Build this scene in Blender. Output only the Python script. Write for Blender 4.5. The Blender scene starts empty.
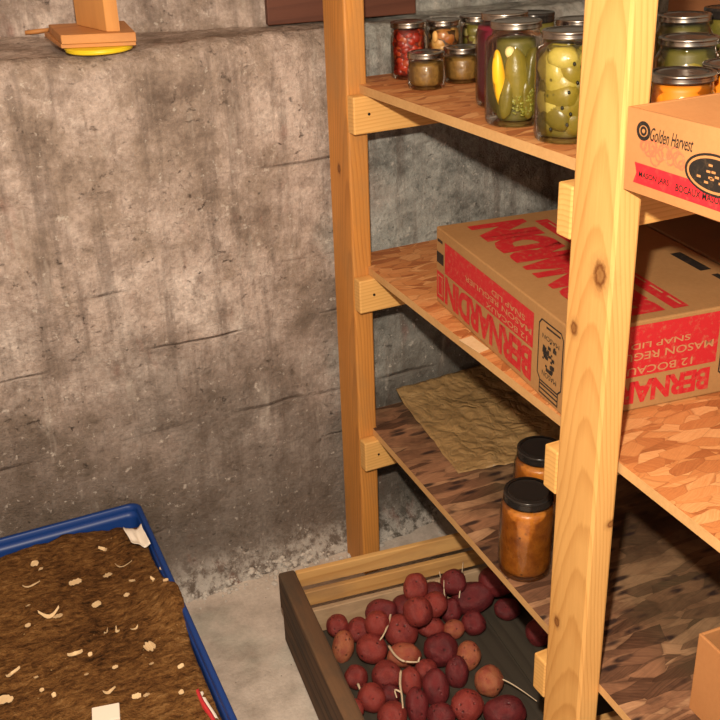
import bpy, bmesh, math, random
from mathutils import Vector, Matrix, noise
random.seed(11)
SC = bpy.context.scene
COL = SC.collection
PI = math.pi

# ------------------------------------------------------------------ helpers
def link(o, parent=None):
    COL.objects.link(o)
    if parent is not None:
        o.parent = parent
    return o

def mesh_obj(name, bm, mat, parent=None, smooth=False, loc=None, bevel=0, seg=2):
    bmesh.ops.recalc_face_normals(bm, faces=bm.faces[:])
    me = bpy.data.meshes.new(name)
    bm.to_mesh(me); bm.free()
    mats = mat if isinstance(mat, (list, tuple)) else [mat]
    for m in mats:
        me.materials.append(m)
    if smooth:
        me.polygons.foreach_set('use_smooth', [True] * len(me.polygons))
    o = bpy.data.objects.new(name, me)
    link(o, parent)
    if loc is not None:
        o.location = loc
    if bevel:
        b = o.modifiers.new('bevel', 'BEVEL'); b.width = bevel; b.segments = seg; b.limit_method = 'ANGLE'
    return o

def empty(name, loc=(0, 0, 0), rot=(0, 0, 0)):
    o = bpy.data.objects.new(name, None)
    o.empty_display_size = .02
    o.location = loc; o.rotation_euler = rot
    return link(o)

def tag(o, label=None, cat=None, group=None, kind=None):
    if label: o['label'] = label
    if cat: o['category'] = cat
    if group: o['group'] = group
    if kind: o['kind'] = kind
    return o

def box(bm, x0, x1, y0, y1, z0, z1):
    v = [bm.verts.new((x, y, z)) for z in (z0, z1) for y in (y0, y1) for x in (x0, x1)]
    for f in ((0, 1, 3, 2), (4, 6, 7, 5), (0, 4, 5, 1), (2, 3, 7, 6), (0, 2, 6, 4), (1, 5, 7, 3)):
        bm.faces.new([v[i] for i in f])
    return v

def prism(bm, poly, z0, z1):
    lo = [bm.verts.new((x, y, z0)) for x, y in poly]
    hi = [bm.verts.new((x, y, z1)) for x, y in poly]
    bm.faces.new(lo[::-1]); bm.faces.new(hi)
    n = len(poly)
    for i in range(n):
        bm.faces.new([lo[i], lo[(i + 1) % n], hi[(i + 1) % n], hi[i]])
    return lo + hi

def lathe(bm, prof, n=40, cap_top=False, cap_bot=False, ridges=0, ridge_amp=0, ridge_range=None):
    rings = []
    for k, (r, z) in enumerate(prof):
        ring = []
        for i in range(n):
            a = 2 * PI * i / n
            rr = r
            if ridges and ridge_range and ridge_range[0] <= k <= ridge_range[1]:
                rr = r + ridge_amp * math.cos(a * ridges)
            ring.append(bm.verts.new((rr * math.cos(a), rr * math.sin(a), z)))
        rings.append(ring)
    for a, b in zip(rings, rings[1:]):
        for i in range(n):
            bm.faces.new([a[i], a[(i + 1) % n], b[(i + 1) % n], b[i]])
    if cap_bot: bm.faces.new(rings[0][::-1])
    if cap_top: bm.faces.new(rings[-1])
    return rings

def tube(bm, pts, rads, n=7):
    pts = [Vector(p) for p in pts]
    rings = []
    for i, p in enumerate(pts):
        t = (pts[min(i + 1, len(pts) - 1)] - pts[max(i - 1, 0)]).normalized()
        u = t.orthogonal().normalized(); w = t.cross(u)
        r = rads[i] if isinstance(rads, (list, tuple)) else rads
        rings.append([bm.verts.new(p + r * (math.cos(2 * PI * k / n) * u + math.sin(2 * PI * k / n) * w)) for k in range(n)])
    for a, b in zip(rings, rings[1:]):
        for k in range(n):
            bm.faces.new([a[k], a[(k + 1) % n], b[(k + 1) % n], b[k]])
    bm.faces.new(rings[0][::-1]); bm.faces.new(rings[-1])

def blob(bm, c, rx, ry, rz, rot=None, amp=.05, sub=2, seed=0, freq=1.2):
    r = bmesh.ops.create_icosphere(bm, subdivisions=sub, radius=1)
    M = rot or Matrix.Identity(3)
    for v in r['verts']:
        k = 1 + amp * noise.noise(v.co * freq + Vector((seed * 7.1, seed * 3.3, seed)))
        v.co = Vector(c) + M @ Vector((v.co.x * rx * k, v.co.y * ry * k, v.co.z * rz * k))
    return r['verts']

def text_into(bm, s, origin, ex, ey, width, height, depth=.0003, bold=.0, shear=0., space=1.):
    """flat lettering: the string fills width x height, lying in the plane of ex, ey"""
    cu = bpy.data.curves.new('lettering', 'FONT')
    cu.body = s; cu.size = 1; cu.offset = bold; cu.shear = shear; cu.space_character = space
    cu.resolution_u = 3; cu.fill_mode = 'FRONT'
    to = bpy.data.objects.new('lettering', cu); COL.objects.link(to)
    dg = bpy.context.evaluated_depsgraph_get(); dg.update()
    me = bpy.data.meshes.new_from_object(to.evaluated_get(dg))
    bpy.data.objects.remove(to); bpy.data.curves.remove(cu)
    if not len(me.vertices): return
    xs = [v.co.x for v in me.vertices]; ys = [v.co.y for v in me.vertices]
    x0, y0 = min(xs), min(ys); sx = width / (max(xs) - x0); sy = height / (max(ys) - y0)
    ex, ey, o = Vector(ex), Vector(ey), Vector(origin)
    nrm = ex.cross(ey)
    vs = [bm.verts.new(o + ex * ((v.co.x - x0) * sx) + ey * ((v.co.y - y0) * sy) + nrm * depth) for v in me.vertices]
    for p in me.polygons:
        try: bm.faces.new([vs[i] for i in p.vertices])
        except ValueError: pass
    bpy.data.meshes.remove(me)

def panel(bm, origin, ex, ey, u0, u1, v0, v1, depth):
    ex, ey, o = Vector(ex), Vector(ey), Vector(origin); n = ex.cross(ey)
    q = [o + ex * u + ey * v + n * depth for u, v in ((u0, v0), (u1, v0), (u1, v1), (u0, v1))]
    bm.faces.new([bm.verts.new(c) for c in q])

def outline(bm, origin, ex, ey, pts, w, depth):
    """closed line of width w through the points, in the plane ex, ey"""
    ex, ey, o = Vector(ex), Vector(ey), Vector(origin); n = ex.cross(ey)
    P = [Vector((a, b)) for a, b in pts]; N = len(P)
    cen = sum(P, Vector((0, 0))) / N
    inn, out = [], []
    for i in range(N):
        d1 = (P[i] - P[i - 1]).normalized(); d2 = (P[(i + 1) % N] - P[i]).normalized()
        m = (d1 + d2).normalized(); m = Vector((-m.y, m.x))
        inn.append(P[i] + m * w / 2); out.append(P[i] - m * w / 2)
    V = lambda c: bm.verts.new(o + ex * c.x + ey * c.y + n * depth)
    a = [V(c) for c in inn]; b = [V(c) for c in out]
    for i in range(N):
        bm.faces.new([a[i], a[(i + 1) % N], b[(i + 1) % N], b[i]])

# ------------------------------------------------------------------ materials
class NB:
    """small node builder"""
    def __init__(s, name):
        s.m = bpy.data.materials.new(name); s.m.use_nodes = True
        s.t = s.m.node_tree; s.t.nodes.clear()
        s.out = s.t.nodes.new('ShaderNodeOutputMaterial')
    def n(s, typ, **kw):
        nd = s.t.nodes.new('ShaderNode' + typ)
        for k, v in kw.items(): setattr(nd, k, v)
        return nd
    def set(s, sock, v):
        if isinstance(v, bpy.types.NodeSocket): s.t.links.new(v, sock)
        elif isinstance(v, (tuple, list)) and len(v) == 3 and sock.type == 'RGBA': sock.default_value = (*v, 1)
        else: sock.default_value = v
    def obj(s): return s.n('TexCoord').outputs['Object']
    def geo(s): return s.n('NewGeometry').outputs['Position']
    def mapping(s, vec, loc=(0, 0, 0), rot=(0, 0, 0), scale=(1, 1, 1)):
        m = s.n('Mapping'); s.set(m.inputs[0], vec)
        m.inputs['Location'].default_value = loc; m.inputs['Rotation'].default_value = rot; m.inputs['Scale'].default_value = scale
        return m.outputs[0]
    def noise(s, vec, scale=5, detail=3, rough=.5, dist=0, col=False):
        x = s.n('TexNoise'); s.set(x.inputs['Vector'], vec)
        x.inputs['Scale'].default_value = scale; x.inputs['Detail'].default_value = detail
        x.inputs['Roughness'].default_value = rough; x.inputs['Distortion'].default_value = dist
        return x.outputs['Color' if col else 'Fac']
    def voro(s, vec, scale=5, feature='F1', out='Distance', rnd=1):
        x = s.n('TexVoronoi', feature=feature); s.set(x.inputs['Vector'], vec); x.inputs['Scale'].default_value = scale
        x.inputs['Randomness'].default_value = rnd
        return x.outputs[out]
    def math(s, op, a, b=0., clamp=False):
        x = s.n('Math', operation=op, use_clamp=clamp); s.set(x.inputs[0], a); s.set(x.inputs[1], b)
        return x.outputs[0]
    def ramp(s, fac, stops):
        x = s.n('ValToRGB'); s.set(x.inputs[0], fac); e = x.color_ramp.elements
        while len(e) < len(stops): e.new(.5)
        for el, (p, c) in zip(e, stops):
            el.position = p; el.color = (c, c, c, 1) if isinstance(c, (int, float)) else (*c, 1)
        return x.outputs[0]
    def mix(s, fac, a, b, blend='MIX'):
        x = s.n('Mix', data_type='RGBA', blend_type=blend)
        s.set(x.inputs[0], fac); s.set(x.inputs[6], a); s.set(x.inputs[7], b)
        return x.outputs[2]
    def sep(s, vec):
        x = s.n('SeparateXYZ'); s.set(x.inputs[0], vec); return x.outputs
    def bump(s, h, strength=.3, dist=.01):
        x = s.n('Bump'); s.set(x.inputs['Height'], h); x.inputs['Strength'].default_value = strength; x.inputs['Distance'].default_value = dist
        return x.outputs[0]
    def bsdf(s, color, rough=.7, normal=None, metal=0, spec=.5, **kw):
        b = s.n('BsdfPrincipled'); s.set(b.inputs['Base Color'], color); s.set(b.inputs['Roughness'], rough)
        b.inputs['Metallic'].default_value = metal; b.inputs['Specular IOR Level'].default_value = spec
        for k, v in kw.items(): s.set(b.inputs[k], v)
        if normal is not None: s.set(b.inputs['Normal'], normal)
        s.t.links.new(b.outputs[0], s.out.inputs[0])
        return s.m

def plain(name, color, rough=.6, metal=0, spec=.4):
    return NB(name).bsdf(color, rough, metal=metal, spec=spec)

def wood(name, pale, dark, along='z', seed=0., knots=(), ring=26., grain=.6, rough=.55, center=(.03, -.02), stain=None):
    b = NB(name); co = b.obj()
    # swing the grain to run along z
    if along == 'x': co2 = b.mapping(co, rot=(0, PI / 2, 0))
    elif along == 'y': co2 = b.mapping(co, rot=(PI / 2, 0, 0))
    else: co2 = co
    wob = b.noise(b.mapping(co2, loc=(seed, seed * 2, 0), scale=(1, 1, .22)), 9, 2, .5, 0, col=True)
    x = b.n('VectorMath', operation='MULTIPLY_ADD'); b.set(x.inputs[0], wob); x.inputs[1].default_value = (.035, .035, .0)
    b.set(x.inputs[2], b.mapping(co2, loc=(center[0], center[1], seed * .03), scale=(1, 1, .045)))
    w = b.n('TexWave', wave_type='RINGS', rings_direction='SPHERICAL', wave_profile='SAW')
    b.set(w.inputs['Vector'], x.outputs[0]); w.inputs['Scale'].default_value = ring
    w.inputs['Distortion'].default_value = .6; w.inputs['Detail'].default_value = 2; w.inputs['Detail Scale'].default_value = 3
    rings = b.ramp(w.outputs['Fac'], [(0, 0.), (.5, .12), (.9, 1.), (1, .1)])
    fine = b.noise(b.mapping(co2, loc=(seed, 0, seed), scale=(1, 1, .03)), 260, 3, .6)
    broad = b.noise(b.mapping(co2, loc=(0, seed, 0), scale=(1, 1, .12)), 16, 3, .6)
    f = b.math('ADD', b.math('MULTIPLY', rings, grain), b.math('MULTIPLY', fine, .35))
    f = b.math('ADD', f, b.math('MULTIPLY', b.math('SUBTRACT', broad, .5), 1.1), True)
    c = b.mix(f, pale, dark)
    if stain is not None:
        sf = b.ramp(b.noise(b.mapping(co2, loc=(seed, 3, 1), scale=(1, 1, .35)), 14, 4, .65), [(.48, 0.), (.68, 1.)])
        c = b.mix(b.math('MULTIPLY', sf, .75), c, stain)
    for (kx, ky, kz, kr) in knots:
        d = b.n('VectorMath', operation='DISTANCE'); 
        b.set(d.inputs[0], b.mapping(co, scale=(.6, 1.15, .8))); d.inputs[1].default_value = (kx * .6, ky * 1.15, kz * .8)
        dd = b.math('ADD', d.outputs['Value'], b.math('MULTIPLY', b.math('SUBTRACT', b.noise(co, 160, 2), .5), kr * .9))
        core = b.ramp(b.math('DIVIDE', dd, kr * 2.6), [(0, .8), (.2, .7), (.33, 1.), (.42, .75), (.6, .22), (1, 0.)])
        c = b.mix(core, c, (dark[0] * .35, dark[1] * .25, dark[2] * .2))
    nrm = b.bump(b.math('ADD', fine, b.math('MULTIPLY', f, .4)), .12, .002)
    return b.bsdf(c, rough, nrm, spec=.35)

def osb(name, cols, seed=0., dark=.0, rough=.6, sc_=(20, 50, 1), wp=.03):
    """oriented strand board: layers of long flakes lying at several angles"""
    b = NB(name); co = b.obj()
    layers = []
    warp = b.noise(co, 11, 2, .5, 0, col=True)
    for k, ang in enumerate((.35, -.6, 1.25, 2.2)):
        v = b.n('VectorMath', operation='MULTIPLY_ADD'); b.set(v.inputs[0], warp); v.inputs[1].default_value = (wp, wp, 0)
        b.set(v.inputs[2], co)
        vec = b.mapping(v.outputs[0], loc=(seed + k * 3.1, seed - k, k), rot=(0, 0, ang), scale=sc_)
        cell = b.voro(vec, 1., 'F1', 'Color')
        edge = b.voro(vec, 1., 'DISTANCE_TO_EDGE', 'Distance')
        layers.append((b.sep(cell)[0], b.sep(cell)[1], edge, vec))
    def flake(L):
        g = b.noise(b.mapping(L[3], scale=(.5, 9, 1)), 1.6, 3, .6)
        f = b.math('ADD', L[0], b.math('MULTIPLY', b.math('SUBTRACT', g, .5), .7), True)
        c = b.ramp(f, [(0, cols[0]), (.3, cols[1]), (.65, cols[2]), (1, cols[3])])
        e = b.ramp(L[2], [(0, 0.), (.05, 1.)])
        return b.mix(b.math('MULTIPLY', b.math('SUBTRACT', 1., e), .3), c, tuple(x * .35 for x in cols[0]))
    c = flake(layers[0])
    for L in layers[1:]:
        c = b.mix(b.ramp(L[1], [(.52, 0.), (.53, 1.)]), c, flake(L))
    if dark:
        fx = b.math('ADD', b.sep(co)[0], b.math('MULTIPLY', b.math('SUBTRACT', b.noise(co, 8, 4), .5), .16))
        c = b.mix(b.math('MULTIPLY', b.ramp(fx, [(.10, 0.), (.17, 1.)]), .75), c, b.mix(.62, c, (.075, .066, .034)))  # darker and more olive away from the front edge, ragged boundary
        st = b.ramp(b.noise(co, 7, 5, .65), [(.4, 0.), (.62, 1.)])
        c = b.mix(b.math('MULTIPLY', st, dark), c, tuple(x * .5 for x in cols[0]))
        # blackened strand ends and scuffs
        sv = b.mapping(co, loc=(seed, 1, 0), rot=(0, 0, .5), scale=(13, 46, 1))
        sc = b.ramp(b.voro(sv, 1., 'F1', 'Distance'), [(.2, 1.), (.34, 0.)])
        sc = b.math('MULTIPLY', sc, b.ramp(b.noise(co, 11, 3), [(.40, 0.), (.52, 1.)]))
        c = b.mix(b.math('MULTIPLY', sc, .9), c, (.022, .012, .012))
    h = b.math('ADD', layers[2][2], b.noise(co, 120, 3))
    return b.bsdf(c, rough, b.bump(h, .2, .003), spec=.3)

def concrete_wall():
    b = NB('concrete_wall'); co = b.geo()
    big = b.noise(co, 2.6, 5, .62); mid = b.noise(b.mapping(co, loc=(4, 1, 2)), 13, 8, .76); fine = b.noise(co, 95, 5, .75)
    base = b.ramp(b.math('ADD', b.math('MULTIPLY', big, .55), b.math('MULTIPLY', mid, .5)),
                  [(.38, (.17, .125, .10)), (.46, (.38, .295, .24)), (.54, (.57, .455, .395)), (.64, (.80, .68, .61))])
    base = b.mix(b.math('MULTIPLY', b.math('SUBTRACT', fine, .42), 1.6, True), base, (.20, .15, .12))
    blot = b.ramp(b.noise(b.mapping(co, loc=(7, 7, 1)), 24, 5, .72), [(.5, 0.), (.66, 1.)])
    base = b.mix(b.math('MULTIPLY', blot, .55), base, (.21, .155, .125))
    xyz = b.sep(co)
    # greyer tone behind the shelves, blended in raggedly
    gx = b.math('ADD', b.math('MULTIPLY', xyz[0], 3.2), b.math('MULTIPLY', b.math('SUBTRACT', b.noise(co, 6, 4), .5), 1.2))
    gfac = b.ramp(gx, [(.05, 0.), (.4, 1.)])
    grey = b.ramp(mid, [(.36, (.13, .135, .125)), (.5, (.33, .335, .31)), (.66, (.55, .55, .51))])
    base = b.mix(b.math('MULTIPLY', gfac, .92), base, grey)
    # darker towards the floor, with a ragged edge
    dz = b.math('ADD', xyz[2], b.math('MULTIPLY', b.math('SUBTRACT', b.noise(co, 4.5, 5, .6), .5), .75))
    low_dark = b.ramp(b.math('ADD', b.math('MULTIPLY', dz, 1.0), .7), [(.2, 1.), (.42, .85), (.74, .0)])
    base = b.mix(b.math('MULTIPLY', low_dark, .78), base, (.085, .067, .052))
    # runs of dirt down the face
    run = b.ramp(b.noise(b.mapping(co, scale=(1, 1, .09)), 34, 4, .65), [(.5, 0.), (.66, 1.)])
    base = b.mix(b.math('MULTIPLY', run, .5), base, (.14, .105, .085))
    pale = b.ramp(b.noise(b.mapping(co, loc=(9, 0, 3), scale=(1, 1, .25)), 34, 3, .6), [(.62, 0.), (.74, 1.)])
    base = b.mix(b.math('MULTIPLY', pale, .35), base, (.62, .55, .48))
    # rusty red touches
    rust = b.ramp(b.noise(b.mapping(co, loc=(2, 5, 8), scale=(1, 1, .4)), 13, 3, .6), [(.64, 0.), (.76, 1.)])
    base = b.mix(b.math('MULTIPLY', rust, .4), base, (.32, .11, .08))
    # pits and black specks
    pv = b.noise(b.mapping(co, loc=(1, 2, 3), scale=(1, 1, 1.3)), 50, 6, .72, .5)
    pit = b.ramp(pv, [(.61, 0.), (.70, 1.)])
    pit = b.math('MULTIPLY', pit, b.ramp(b.noise(co, 7, 4, .65), [(.44, .0), (.58, 1.)]))
    base = b.mix(b.math('MULTIPLY', pit, .8), base, (.045, .036, .03))
    lightp = b.ramp(b.noise(b.mapping(co, loc=(6, 2, 9)), 64, 4, .65), [(.62, 0.), (.7, 1.)])
    base = b.mix(b.math('MULTIPLY', lightp, .5), base, (.78, .70, .62))
    # lime bloom at the foot of the wall
    foot = b.math('SUBTRACT', -.555, b.math('ADD', xyz[2], b.math('MULTIPLY', b.noise(co, 12, 5, .75), .13)))
    foot = b.ramp(b.math('MULTIPLY', foot, 14.), [(0, 0.), (1, 1.)])
    foot = b.math('MULTIPLY', foot, b.ramp(b.noise(b.mapping(co, loc=(5, 0, 0)), 38, 5, .75), [(.42, 0.), (.56, 1.)]))
    base = b.mix(b.math('MULTIPLY', foot, .8), base, (.62, .57, .52))
    # seams between form boards
    seam = None
    for zz, wdt in ((.045, .004), (-.092, .003), (-.283, .005), (-.40, .003), (.25, .003), (-.53, .004)):
        d = b.math('ABSOLUTE', b.math('SUBTRACT', b.math('ADD', xyz[2], b.math('MULTIPLY', b.math('SUBTRACT', b.noise(co, 9, 3), .5), .014)), zz))
        l = b.ramp(b.math('DIVIDE', d, wdt * 1.5), [(0, 1.), (1, 0.)])
        l = b.math('MULTIPLY', l, b.ramp(b.noise(b.mapping(co, loc=(zz * 40, 0, 0)), 4, 3), [(.5, 0.), (.62, 1.)]))
        seam = l if seam is None else b.math('MAXIMUM', seam, l)
    base = b.mix(b.math('MULTIPLY', seam, .5), base, (.09, .065, .05))
    h = b.math('ADD', b.math('MULTIPLY', mid, .8), b.math('MULTIPLY', fine, .5))
    h = b.math('SUBTRACT', b.math('SUBTRACT', h, b.math('MULTIPLY', pit, .5)), b.math('MULTIPLY', seam, .5))
    return b.bsdf(base, .92, b.bump(h, .8, .016), spec=.15)

def concrete_floor():
    b = NB('concrete_floor'); co = b.geo()
    big = b.noise(co, 3.2, 5, .6); mid = b.noise(co, 16, 5, .65); fine = b.noise(co, 120, 3, .7)
    c = b.ramp(b.math('ADD', b.math('MULTIPLY', big, .5), b.math('MULTIPLY', mid, .5)),
               [(.33, (.36, .30, .25)), (.5, (.60, .51, .44)), (.66, (.72, .63, .55))])
    c = b.mix(b.math('MULTIPLY', b.math('SUBTRACT', fine, .4), .7, True), c, (.25, .2, .17))
    sp = b.ramp(b.voro(co, 55, 'F1', 'Distance'), [(.05, 1.), (.12, 0.)])
    sp = b.math('MULTIPLY', sp, b.ramp(b.noise(co, 7, 2), [(.5, 0.), (.58, 1.)]))
    c = b.mix(b.math('MULTIPLY', sp, .8), c, (.08, .06, .05))
    gr = b.ramp(b.noise(b.mapping(co, loc=(3, 3, 0)), 6, 3), [(.55, 0.), (.7, 1.)])
    c = b.mix(b.math('MULTIPLY', gr, .35), c, (.36, .42, .36))
    return b.bsdf(c, .9, b.bump(b.math('ADD', mid, fine), .3, .006), spec=.2)

def cardboard(name, c1, c2, seed=0):
    b = NB(name); co = b.obj()
    f = b.math('ADD', b.math('MULTIPLY', b.noise(b.mapping(co, loc=(seed, 0, 0)), 9, 4, .6), .6), b.math('MULTIPLY', b.noise(co, 140, 3, .7), .4))
    c = b.mix(b.ramp(f, [(.3, 0.), (.7, 1.)]), c1, c2)
    return b.bsdf(c, .75, b.bump(b.noise(b.mapping(co, scale=(1, 1, .2)), 60, 2), .08, .002), spec=.25)

def ink(name, color, wear=.5, ground=(.42, .25, .12)):
    b = NB(name); co = b.obj()
    f = b.ramp(b.noise(co, 95, 4, .75), [(.52, 0.), (.72, 1.)])
    return b.bsdf(b.mix(b.math('MULTIPLY', f, wear), color, ground), .6, spec=.3)

def jar_glass(tint=(.97, .98, .97)):
    """clear jar glass: see-through with a Fresnel mirror coat"""
    b = NB('jar_glass')
    tr = b.n('BsdfTransparent'); b.set(tr.inputs[0], tint)
    gl = b.n('BsdfGlossy'); gl.inputs['Roughness'].default_value = .04; b.set(gl.inputs[0], (1., 1., 1.))
    nb = b.bump(b.noise(b.obj(), 45, 2), .05, .004)
    b.set(gl.inputs['Normal'], nb)
    fr = b.n('Fresnel'); fr.inputs[0].default_value = 1.5; b.set(fr.inputs['Normal'], nb)
    ms = b.n('MixShader'); b.set(ms.inputs[0], b.math('MULTIPLY', fr.outputs[0], .75, True))
    b.t.links.new(tr.outputs[0], ms.inputs[1]); b.t.links.new(gl.outputs[0], ms.inputs[2])
    b.t.links.new(ms.outputs[0], b.out.inputs[0])
    return b.m

def food(name, cols, scale=40, island=True, rough=.35, fleck=None):
    """preserved vegetables: colour differs from piece to piece and within a piece"""
    b = NB(name); co = b.obj()
    n1 = b.noise(co, scale, 4, .65)
    f = n1
    if island:
        r = b.n('NewGeometry').outputs['Random Per Island']
        f = b.math('ADD', b.math('MULTIPLY', r, .65), b.math('MULTIPLY', n1, .4), True)
    k = len(cols) - 1
    c = b.ramp(f, [(.12 + .76 * i / k, cc) for i, cc in enumerate(cols)])
    if fleck is not None:
        m = b.ramp(b.voro(co, 75, 'F1', 'Distance'), [(.12, 1.), (.24, 0.)])
        m = b.math('MULTIPLY', m, b.ramp(b.noise(co, 22, 2), [(.48, 0.), (.58, 1.)]))
        c = b.mix(b.math('MULTIPLY', m, .85), c, fleck)
    return b.bsdf(c, rough, b.bump(n1, .3, .006), spec=.5)

def potato_skin(name, c1, c2, c3):
    b = NB(name); co = b.obj()
    n1 = b.noise(co, 1.7, 4, .6); n2 = b.noise(co, 14, 4, .7)
    r = b.n('ObjectInfo').outputs['Random']
    c = b.mix(b.ramp(b.math('ADD', n1, b.math('MULTIPLY', b.math('SUBTRACT', r, .5), .25)), [(.38, 0.), (.62, 1.)]), c1, c2)
    c = b.mix(b.math('MULTIPLY', b.ramp(n2, [(.5, 0.), (.75, 1.)]), .55), c, c3)
    eye = b.ramp(b.voro(co, 1.7, 'F1', 'Distance'), [(.07, 1.), (.12, .6), (.18, 0.)])
    c = b.mix(b.math('MULTIPLY', eye, .9), c, (.05, .012, .012))
    h = b.math('SUBTRACT', b.math('MULTIPLY', n2, .35), eye)
    return b.bsdf(c, .5, b.bump(h, .35, .12), spec=.4)

def peat():
    b = NB('peat_moss'); co = b.geo()
    n1 = b.noise(co, 5, 5, .65); n2 = b.noise(b.mapping(co, scale=(1, 1.6, 1)), 55, 5, .75); n3 = b.noise(co, 260, 3, .7)
    fib = b.noise(b.mapping(co, rot=(0, 0, .6), scale=(.25, 1, 1)), 120, 3, .6, .6)
    f = b.math('ADD', b.math('MULTIPLY', n2, .5), b.math('ADD', b.math('MULTIPLY', n1, .3), b.math('MULTIPLY', fib, .2)))
    c = b.ramp(f, [(.38, (.030, .014, .005)), (.46, (.120, .051, .016)), (.54, (.225, .105, .032)), (.66, (.38, .21, .08))])
    sp = b.ramp(b.voro(co, 90, 'F1', 'Distance'), [(.10, 1.), (.17, 0.)])
    sp = b.math('MULTIPLY', sp, b.ramp(b.noise(co, 14, 2), [(.56, 0.), (.63, 1.)]))
    c = b.mix(b.math('MULTIPLY', sp, .8), c, (.5, .32, .14))
    h = b.math('ADD', b.math('MULTIPLY', n2, .7), b.math('ADD', b.math('MULTIPLY', n3, .3), b.math('MULTIPLY', fib, .4)))
    return b.bsdf(c, .95, b.bump(h, .9, .02), spec=.1)

M = {}
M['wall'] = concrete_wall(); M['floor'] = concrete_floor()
M['ceil'] = plain('ceiling_boards', (.35, .27, .2), .9)
M['post_far'] = wood('post_lumber_dark', (.62, .265, .058), (.36, .135, .026), 'z', 1.3, ring=60, grain=.45, knots=((-.002, .05, .96, .006),), stain=(.42, .2, .06))
M['post_near'] = wood('post_lumber_pale', (.80, .53, .22), (.58, .30, .085), 'z', 4.4, ring=24, grain=.75, center=(.035, -.045),
                      knots=())
M['cleat'] = wood('cleat_lumber', (.74, .42, .135), (.53, .25, .06), 'x', 2.2, ring=55, grain=.5)
M['osb'] = osb('osb_board', [(.36, .115, .034), (.50, .185, .058), (.58, .24, .08), (.70, .35, .14)], 1.)
M['osb_low'] = osb('osb_board_dark', [(.08, .036, .02), (.19, .09, .05), (.31, .15, .08), (.46, .26, .14)], 6., dark=.7, sc_=(9, 42, 1), wp=.02)
M['osb_edge'] = cardboard('osb_cut_edge', (.50, .27, .10), (.66, .40, .17), 8)
M['kraft'] = cardboard('kraft_board', (.32, .165, .06), (.41, .22, .085))
M['kraft_dull'] = cardboard('kraft_board_dull', (.24, .14, .065), (.31, .185, .09), 3)
M['kraft_tray'] = cardboard('kraft_board_tray', (.43, .185, .065), (.50, .23, .085), 5)
M['red_ink'] = ink('red_print', (.50, .018, .024), .4)
M['kraft_ink'] = ink('kraft_lettering', (.46, .22, .10), .2, (.5, .06, .05))
M['red_pale'] = ink('pale_red_print', (.60, .15, .07), .8, (.52, .26, .11))
M['red_hot'] = ink('bright_red_print', (.72, .02, .03), .2, (.5, .2, .1))
M['black_ink'] = ink('black_print', (.018, .014, .012), .3, (.2, .12, .06))
def wrap():
    b = NB('brown_wrapping_paper'); co = b.geo()
    r1 = b.math('ABSOLUTE', b.math('SUBTRACT', b.noise(co, 16, 2, .5, .8), .5)); r2 = b.math('ABSOLUTE', b.math('SUBTRACT', b.noise(b.mapping(co, loc=(3, 1, 0)), 34, 2, .5, .6), .5))
    h = b.math('ADD', r1, b.math('MULTIPLY', r2, .6))
    c = b.mix(b.noise(co, 7, 4), (.27, .16, .065), (.38, .24, .10))
    c = b.mix(b.math('MULTIPLY', b.ramp(h, [(0, 1.), (.06, 0.)]), .35), c, (.45, .31, .16))
    return b.bsdf(c, .42, b.bump(h, .6, .022), spec=.45)
M['paper'] = wrap()
M['glass'] = jar_glass()
M['lid'] = plain('tin_lid', (.46, .42, .39), .25, 1.)
M['lid_dark'] = plain('dark_tin_lid', (.03, .025, .022), .22, .4, .6)
M['band'] = plain('screw_band', (.38, .34, .30), .27, 1.)
M['blue'] = plain('blue_plastic', (.006, .038, .19), .42, 0, .4)
M['yellow'] = plain('yellow_plastic', (.85, .62, .02), .4, 0, .5)
M['peat'] = peat()
M['chip'] = cardboard('pale_wood_chip', (.62, .42, .21), (.74, .56, .34), 2)
M['white'] = plain('white_paper', (.78, .70, .60), .7)
M['red_plastic'] = plain('red_plastic_film', (.5, .03, .035), .4)
M['crate_old'] = wood('weathered_crate_wood', (.16, .085, .042), (.055, .028, .015), 'y', 3.1, ring=14, grain=.6, rough=.85, stain=(.05, .04, .028))
M['crate_slat'] = wood('crate_slat_wood', (.62, .36, .13), (.40, .19, .055), 'x', 7.7, ring=14, grain=.5, rough=.65, stain=(.35, .2, .09))
M['crate_pale'] = wood('pale_crate_wood', (.52, .36, .22), (.36, .22, .12), 'x', 5.5, ring=12, grain=.4, rough=.75, stain=(.22, .14, .08))
M['crate_floor'] = wood('dark_crate_floor', (.060, .048, .034), (.03, .022, .015), 'y', 9.5, ring=12, grain=.5, rough=.9, stain=(.05, .04, .03))
M['redwood'] = wood('red_brown_board', (.13, .042, .022), (.07, .02, .01), 'x', 2.9, ring=12, grain=.4)
M['brownwood'] = wood('brown_board', (.30, .13, .055), (.2, .08, .03), 'y', 2.9, ring=12, grain=.4)
M['ledge_wood'] = wood('ledge_board', (.60, .27, .085), (.40, .155, .045), 'x', 6.2, ring=16, grain=.5)
M['ledge_post'] = wood('ledge_upright', (.70, .33, .10), (.42, .17, .045), 'z', 6.9, ring=16, grain=.4)
M['sprout'] = plain('potato_sprout', (.66, .52, .36), .5)
M['rubble'] = cardboard('lime_rubble', (.45, .40, .35), (.62, .57, .52), 4)

# ------------------------------------------------------------------ measured frame
CAM = (-.8266, -1.8286, .8174); YAW, PITCH, ROLL, FPX = .4274, .4498, -.0355, 1055.4
FLOOR = -.71; WALL = .14; LEDGE = .497
SH = dict(top=(.025, .4195, -.0213, .0299), mid=(.0323, .0526, -.032, -.0028), low=(.0311, -.3245, -.0361, -.019))
TH = .0163
XR, YB, YF = .79, .075, -1.32          # shelf right edge, back edge, near end
def sz(k, y): return SH[k][1] - SH[k][3] * y
def sx(k, y): return SH[k][0] - SH[k][2] * y
P2 = (-.038, 0., -.8545, -.7655)       # near post
P1 = (-.0018, .0406, 0., .0983)        # far post

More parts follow.
